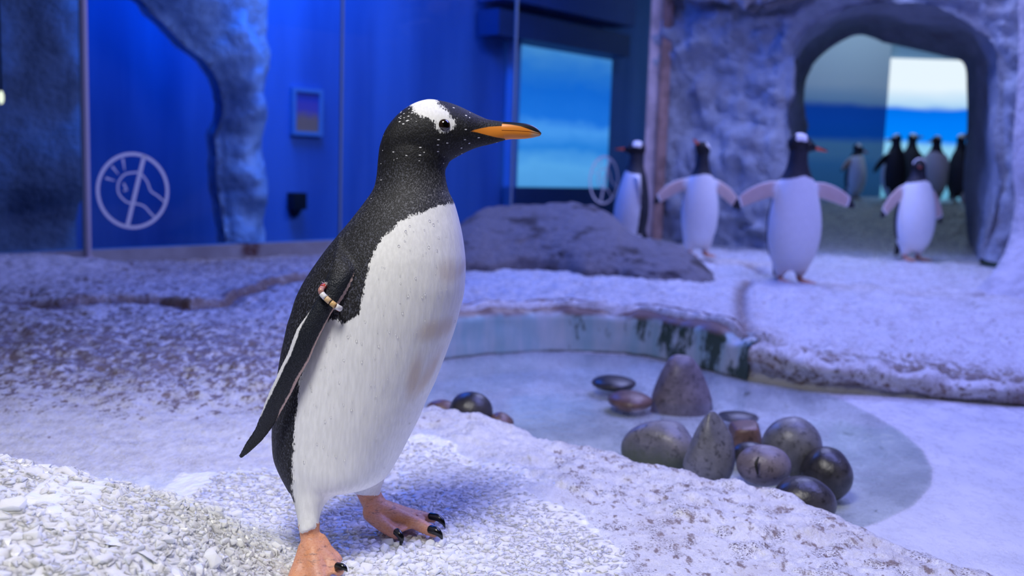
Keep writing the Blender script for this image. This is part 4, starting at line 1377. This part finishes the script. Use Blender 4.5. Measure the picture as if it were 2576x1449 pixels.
# ================================================================= OTHER PENGUINS
def make_penguin(name, label, base, yaw, H=.70, flips=((35, .0), (35, .0)), head_yaw=0.0, head_pitch=0.0, lean=0.0, voxel=.007, neck=1.0, fat=1.0, group=None, tuck=0.0):
    """local frame: faces -Y. flips: (raise degrees, sweep) for the +X and -X flipper"""
    k = H / .70
    tors = [(.065, .060, .060), (.10, .094, .086), (.16, .118, .105), (.23, .130, .115), (.30, .130, .113), (.37, .120, .104), (.44, .102, .088), (.49, .082, .074), (.525, .062, .060), (.56, .048, .050), (.60 - tuck, .042, .047), (.63 - tuck, .040, .046)]
    sec = []
    for z, a, b in tors:
        yo = -.01 - math.sin(lean) * z
        z_ = z if z < .5 else .5 + (z - .5) * neck
        sec.append(((0, yo, z_ * k), (a * k * fat, 0, 0), (0, b * k * fat, 0)))
    ts = loft(resec(sec), 28)
    topc = np.array(sec[-1][0])
    hy = head_yaw; hp = head_pitch
    Rm = Matrix.Rotation(hy, 3, 'Z') @ Matrix.Rotation(hp, 3, 'X')
    hc = topc + np.array([0, 0, .018 * k])

    def hl(x, y, z):
        return np.array(list(Rm @ Vector((x * k, y * k, z * k)))) + hc
    hs = []
    for y, w, h, dz in ((.052, .010, .012, 0), (.040, .030, .034, .0), (.015, .040, .046, .003), (-.012, .041, .047, .003), (-.038, .033, .038, -.001), (-.058, .022, .025, -.006), (-.078, .012, .014, -.010), (-.086, .009, .010, -.011)):
        c_ = hl(0, y, dz)
        hs.append((c_, np.array(list(Rm @ Vector((w * k, 0, 0)))), np.array(list(Rm @ Vector((0, 0, h * k))))))
    hd = loft(resec(hs), 24)
    fl = []
    for sgn, (up, sweep) in zip((1, -1), flips):
        a = math.radians(up)
        sh = np.array([sgn * .085 * k, .0, .455 * k])
        d0 = np.array([sgn * math.sin(a), sweep, -math.cos(a)]); d0 /= np.linalg.norm(d0)
        d1 = np.array([sgn * math.sin(a - .55), sweep, -math.cos(a - .55)]); d1 /= np.linalg.norm(d1)
        ss = []
        for t, w, th in ((-.1, .022, .016), (.0, .034, .014), (.2, .040, .010), (.45, .040, .008), (.7, .034, .007), (.88, .023, .006), (1.0, .007, .005)):
            dd = d0 * (1 - t) + d1 * t
            dd = dd / np.linalg.norm(dd)
            c_ = sh + (d0 * (t - .5 * t * t) + d1 * .5 * t * t) * .265 * k
            ax = np.cross(dd, (0, 1, 0)); ax /= np.linalg.norm(ax)
            ss.append((c_, ax * w * k, np.array((0, 1, 0)) * th * k))
        fl.append(loft(resec(ss), 16))
    lg = []; ft = []
    for sgn in (1, -1):
        x = sgn * .052 * k
        lg.append(loft([((x, -.01, .12 * k), (.045 * k, 0, 0), (0, .05 * k, 0)), ((x, -.008, .07 * k), (.036 * k, 0, 0), (0, .036 * k, 0)), ((x, -.006, .042 * k), (.024 * k, 0, 0), (0, .024 * k, 0))], 16))
        ft.append(tube([(x, 0, .06 * k), (x, 0, .03 * k), (x, -.012 * k, .016 * k)], [.016 * k, .016 * k, .016 * k], 12, 3))
        for q in (-.32, 0, .32):
            ft.append(tube([(x, -.005 * k, .018 * k), (x + math.sin(q + sgn * .15) * .05 * k, -.055 * k, .012 * k), (x + math.sin(q + sgn * .15) * .085 * k, -.092 * k, .008 * k)], [.014 * k, .0115 * k, .008 * k], 10, 3, .8))
        ft.append(loft([((x, -.01 * k, .014 * k), (.015 * k, 0, 0), (0, 0, .008 * k)), ((x + sgn * .006, -.05 * k, .009 * k), (.030 * k, 0, 0), (0, 0, .005 * k)), ((x + sgn * .008, -.075 * k, .007 * k), (.036 * k, 0, 0), (0, 0, .004 * k))], 14))
    tl = loft([((0, .07 * k, .16 * k), (.05 * k, 0, 0), (0, .03 * k, 0)), ((0, .11 * k, .07 * k), (.035 * k, 0, 0), (0, .015 * k, 0)), ((0, .14 * k, .02 * k), (.015 * k, 0, 0), (0, .006 * k, 0))], 14)
    me = union_mesh('body', [ts, hd, tl] + fl + lg + ft, voxel, 3)
    co = get_co(me); no = get_no(me)
    cmp_ = nearest_comp(co, [merge([ts, hd, tl] + lg), merge(fl), merge(ft)])
    z = co[:, 2] / k
    yo = co[:, 1] + .01 + math.sin(lean) * co[:, 2] / k
    S = 1400
    w = np.minimum((.012 - yo) * S, (.515 - .25 * np.abs(co[:, 0]) - z) * S)
    w = np.where((z < .13) & (yo < .05), 40, w)
    hloc = (co - hc) @ np.array(Rm) / k
    ishead = (co[:, 2] > hc[2] - .03 * k)
    pt = np.minimum(hloc[:, 2] - .012 - .25 * np.maximum(0, .02 - np.abs(hloc[:, 0])), .026 - np.abs(hloc[:, 1] + .002)) * S
    w = np.where(ishead, pt, w)
    isf = cmp_ == 1
    tip = np.abs(co[:, 0]) if True else 0
    r_sh = np.hypot(np.abs(co[:, 0]) - .085 * k, co[:, 2] - .455 * k) / k
    fw = np.where(isf & (no[:, 1] < .25), (.215 - r_sh) * S, -20)
    # underside: pink centre, white margins
    fpk = np.full(len(co), -20.0)
    for s in fl:
        pass
    cl = np.concatenate([np.array(s[0]) for s in fl])
    fpk = np.where(isf & (no[:, 1] < -.55), np.minimum((.205 - r_sh) * S, 10), -20)
    z0_ = np.zeros(len(co))
    root = empty(name, base); root.rotation_euler = (0, 0, yaw)
    tag(root, label, 'penguin', group)
    link_mesh('body', me, M_PENG, root, attrs=dict(white=w, grey=z0_ + .2, head=ishead.astype(float), fleck=z0_, stain=z0_ + .12 * (z < .12), orange=z0_ - 20, flip=isf * smooth(.02, .05, r_sh), flip_white=fw, flip_pink=fpk, foot=(cmp_ == 2).astype(float)))
    bs = []
    for y, wd, h, dz in ((-.070, .012, .012, -.009), (-.090, .0095, .0105, -.0115), (-.110, .007, .009, -.013), (-.128, .004, .006, -.0155), (-.136, .001, .0015, -.018)):
        bs.append((hl(0, y, dz), np.array(list(Rm @ Vector((wd * k, 0, 0)))), np.array(list(Rm @ Vector((0, 0, h * k))))))
    bv, bf = loft(resec(bs), 14)
    bl = (bv - hc) @ np.array(Rm) / k
    mesh_obj('beak', bv, bf, M_BEAK2, root, attrs=dict(culmen=(bl[:, 2] - np.interp(-bl[:, 1], [.07, .10, .136], [.0, -.007, -.017])) * S, gape=z0_[:len(bv)] + 9, tip=z0_[:len(bv)]))
    for sg in (-1, 1):
        bm = bmesh.new(); bmesh.ops.create_icosphere(bm, subdivisions=2, radius=.0085 * k)
        em_ = bpy.data.meshes.new('eye'); bm.to_mesh(em_); bm.free()
        e_ = link_mesh('eye', em_, M_EYE, root); e_.location = hl(sg * .0305, -.040, .002)
    return root


m = Mat('beak_red_orange')
M_BEAK2 = m.done(m.pbr(color=m.mix(m.step(m.attr('culmen'), -1, 1), (.75, .13, .06), (.03, .015, .015)), rough=.35))


def ground_at(px_, py_, z):
    p = onz(px_, py_, z)
    zz, _ = ground_info(np.array([[p.x, p.y]]))
    return Vector((p.x, p.y, float(zz[0])))


R = math.radians
b = ground_at(1985, 706, .087)
make_penguin('gentoo_penguin', 'penguin facing forward with head turned sideways and both flippers wide open', (b.x, b.y, b.z), R(14), .72, ((86, .0), (82, 0)), head_yaw=R(72), head_pitch=R(6), neck=1.12)
b = ground_at(2290, 655, .087)
make_penguin('gentoo_penguin', 'penguin with sunken neck and drooping flippers before the tunnel mouth', (b.x, b.y, b.z), R(20), .70, ((48, .0), (58, 0)), head_yaw=R(-38), head_pitch=R(-4), neck=.66, fat=1.0)
b = onz(1752, 640, .12)
make_penguin('gentoo_penguin', 'penguin facing forward with spread flippers behind the end of the mound', (b.x, b.y, b.z - .012), R(14), .665, ((66, .0), (74, 0)), head_yaw=R(-55), head_pitch=R(-34), neck=1.1, fat=.90)
b = P(1584, 600, 6.15)
make_penguin('gentoo_penguin', 'penguin in side view with folded flippers near the end column', (b.x, b.y, .085), R(-78), .70, ((10, .1), (10, .1)), head_yaw=R(-22), head_pitch=R(-6), lean=-.05, fat=.92)


def inside_tunnel(px_, feet_py, d):
    p = P(px_, feet_py, d)
    zz, _ = ground_info(np.array([[p.x, p.y]]))
    return (p.x, p.y, float(zz[0]) - .004)


make_penguin('gentoo_penguin', 'greyish bellied penguin standing apart in the shaded tunnel', inside_tunnel(2146, 494, 10.2), R(40), .62, ((20, .0), (70, 0)), head_yaw=R(40), head_pitch=R(20), voxel=.012, neck=.6)
make_penguin('gentoo_penguin', 'dark penguin turned away with spread flipper in the tunnel', inside_tunnel(2246, 498, 10.0), R(200), .70, ((60, .0), (20, 0)), head_yaw=R(10), voxel=.012, neck=.8)
make_penguin('gentoo_penguin', 'penguin peeking over another in the tunnel huddle', inside_tunnel(2284, 494, 10.5), R(150), .72, ((15, .0), (15, 0)), head_yaw=R(-40), head_pitch=R(-15), voxel=.012, neck=.9)
make_penguin('gentoo_penguin', 'penguin showing pale belly beside the arch inside the tunnel', inside_tunnel(2346, 498, 9.6), R(-40), .68, ((12, .0), (12, 0)), head_yaw=R(-20), voxel=.012, neck=.8)
make_penguin('gentoo_penguin', 'dark penguin with raised bill beside the tunnel jamb', inside_tunnel(2410, 500, 10.1), R(120), .70, ((14, .0), (14, 0)), head_yaw=R(5), head_pitch=R(-38), lean=-.06, voxel=.012, neck=1.0)

# ================================================================= CRUSHED ICE
def chunk_mesh(seed, n=16):
    r = np.random.default_rng(seed)
    p = r.normal(size=(n, 3)); p /= np.linalg.norm(p, axis=1)[:, None]
    p *= np.array([1, r.uniform(.6, 1), r.uniform(.45, .8)]) * r.uniform(.78, 1.08, size=(n, 1))
    bm = bmesh.new()
    for q in p:
        bm.verts.new(q)
    res = bmesh.ops.convex_hull(bm, input=bm.verts[:])
    bmesh.ops.delete(bm, geom=[v for v in bm.verts if not v.link_faces], context='VERTS')
    bm.verts.index_update()
    v = np.array([list(x.co) for x in bm.verts]); f = [[x.index for x in ff.verts] for ff in bm.faces]
    bm.free()
    return v, f


CH = [chunk_mesh(s) for s in range(24)]


def rot_mats(n, tilt):
    r = RNG
    a = r.uniform(0, 2 * np.pi, n); b_ = r.normal(0, tilt, n); c_ = r.normal(0, tilt, n)
    ca, sa, cb, sb, cc_, sc = np.cos(a), np.sin(a), np.cos(b_), np.sin(b_), np.cos(c_), np.sin(c_)
    Z = np.zeros((n, 3, 3)); Z[:, 0, 0] = ca; Z[:, 0, 1] = -sa; Z[:, 1, 0] = sa; Z[:, 1, 1] = ca; Z[:, 2, 2] = 1
    Xm = np.zeros((n, 3, 3)); Xm[:, 0, 0] = 1; Xm[:, 1, 1] = cb; Xm[:, 1, 2] = -sb; Xm[:, 2, 1] = sb; Xm[:, 2, 2] = cb
    Ym = np.zeros((n, 3, 3)); Ym[:, 1, 1] = 1; Ym[:, 0, 0] = cc_; Ym[:, 0, 2] = sc; Ym[:, 2, 0] = -sc; Ym[:, 2, 2] = cc_
    return Xm @ Ym @ Z


def ice_heap(name, pts, size, tilt, label):
    Rm = rot_mats(len(pts), tilt)
    V = []; F = []; off = 0
    for i, p in enumerate(pts):
        v, f = CH[i % len(CH)]
        q = (v * size[i]) @ Rm[i].T + p
        V.append(q); F += [[k + off for k in g] for g in f]; off += len(v)
    return np.concatenate(V), F


# mound surface
nx, ny = 190, 150
mx, my = np.meshgrid(np.linspace(-1.75, -.22, nx), np.linspace(.62, 1.72, ny))
mxy = np.stack([mx.ravel(), my.ravel()], 1)
mz, _ = ground_info(mxy)
p3 = np.stack([mxy[:, 0], mxy[:, 1], mxy[:, 0] * 0], 1)
mh = mound_h(mxy)
mz = mz + mh - .0005 + fbm(p3, 22, 4, .6) * .010 * smooth(0, .03, mh)
heapV = [(np.stack([mxy[:, 0], mxy[:, 1], mz], 1), grid_faces(nx, ny).tolist())]
n_m = 11000
q = np.stack([RNG.uniform(-1.3, -.27, n_m), RNG.uniform(.85, 1.62, n_m)], 1)
h = mound_h(q); q = q[h > .006]; h = mound_h(q)
gz0, _ = ground_info(q)
q3 = np.stack([q[:, 0], q[:, 1], q[:, 0] * 0], 1)
sz = RNG.uniform(.007, .0175, len(q)) * np.where(RNG.uniform(size=len(q)) < .05, 1.5, 1)
zt = gz0 + h + fbm(q3, 22, 4, .6) * .010 * smooth(0, .03, h) - sz * RNG.uniform(.25, .6, len(q))
v2, f2 = ice_heap('m', np.stack([q[:, 0], q[:, 1], zt], 1), sz, .4, '')
V, F = merge([heapV[0], (v2, f2)])
o = mesh_obj('crushed_ice_mound', V, F, M_ICE, smooth_=False)
tag(o, 'heaped mound of white crushed ice beside the near penguin', 'crushed ice', kind='stuff')
# loose ice spread round the feet
n_s = 15000
q = np.stack([RNG.uniform(-.55, .30, n_s), RNG.uniform(1.2, 2.1, n_s)], 1)
sd = sdpoly(q, ICE_POLY) + fbm(np.stack([q[:, 0], q[:, 1], q[:, 0] * 0], 1), 12, 3) * .05
keep = RNG.uniform(size=len(q)) < smooth(-.02, .06, sd)
q = q[keep]
gz0, _ = ground_info(q)
zt = gz0 + np.maximum(mound_h(q), 0) 
slush = smooth(1.62, 1.85, q[:, 1] + .25 * q[:, 0])
sz = RNG.uniform(.006, .0125, len(q)) * (1 - .35 * slush)
zt = zt + .0015 - sz * (RNG.uniform(.22, .55, len(q)) + .2 * slush)
v2, f2 = ice_heap('s', np.stack([q[:, 0], q[:, 1], zt], 1), sz, .35, '')
lx, ly = np.meshgrid(np.linspace(-.62, .34, 150), np.linspace(1.18, 2.15, 150))
lxy = np.stack([lx.ravel(), ly.ravel()], 1)
lz, _ = ground_info(lxy)
lsd = sdpoly(lxy, ICE_POLY) + fbm(np.stack([lxy[:, 0], lxy[:, 1], lxy[:, 0] * 0], 1), 12, 3) * .05
lz = lz + np.maximum(mound_h(lxy), 0) + np.where(lsd > 0, .0015, .0015 + np.maximum(lsd, -.2) * .4) + fbm(np.stack([lxy[:, 0], lxy[:, 1], lz], 1), 60, 2) * .002
lf = grid_faces(150, 150)
lf = lf[(lsd[lf] > -.03).all(1)]
v2, f2 = merge([(np.stack([lxy[:, 0], lxy[:, 1], lz], 1), lf.tolist()), (v2, f2)])
o = mesh_obj('crushed_ice_layer', v2, f2, M_ICE, smooth_=False)
tag(o, 'thin layer of crushed ice spread under the near penguin', 'crushed ice', kind='stuff')
# separate larger lumps in front of and beside the feet
chunk_me = []
for s in range(10):
    v, f = chunk_mesh(100 + s, 22)
    me = bpy.data.meshes.new('ice_chunk'); me.from_pydata(v.tolist(), [], f); me.materials.append(M_ICE); chunk_me.append(me)
spots = []
while len(spots) < 90:
    x = random.uniform(835, 1240); y = random.uniform(1325, 1448)
    if (910 < x < 1130 and y < 1372) or (x < 880 and y < 1425):
        continue
    p = onz(x, y, 0)
    if all((p - s_).length > .012 for s_ in spots):
        spots.append(p)
gzs, _ = ground_info(np.array([[p.x, p.y] for p in spots]))
for i, p in enumerate(spots):
    o = bpy.data.objects.new('ice_chunk', chunk_me[i % 10]); COL.objects.link(o)
    s_ = random.uniform(.008, .0125)
    o.location = (p.x, p.y, gzs[i] + s_ * .18)
    o.scale = (s_, s_, s_)
    o.rotation_euler = (random.gauss(0, .3), random.gauss(0, .3), random.uniform(0, 6.28))
    tag(o, 'loose translucent ice lump lying before the near penguin\'s feet', 'ice chunk', 'loose ice lumps by the feet')
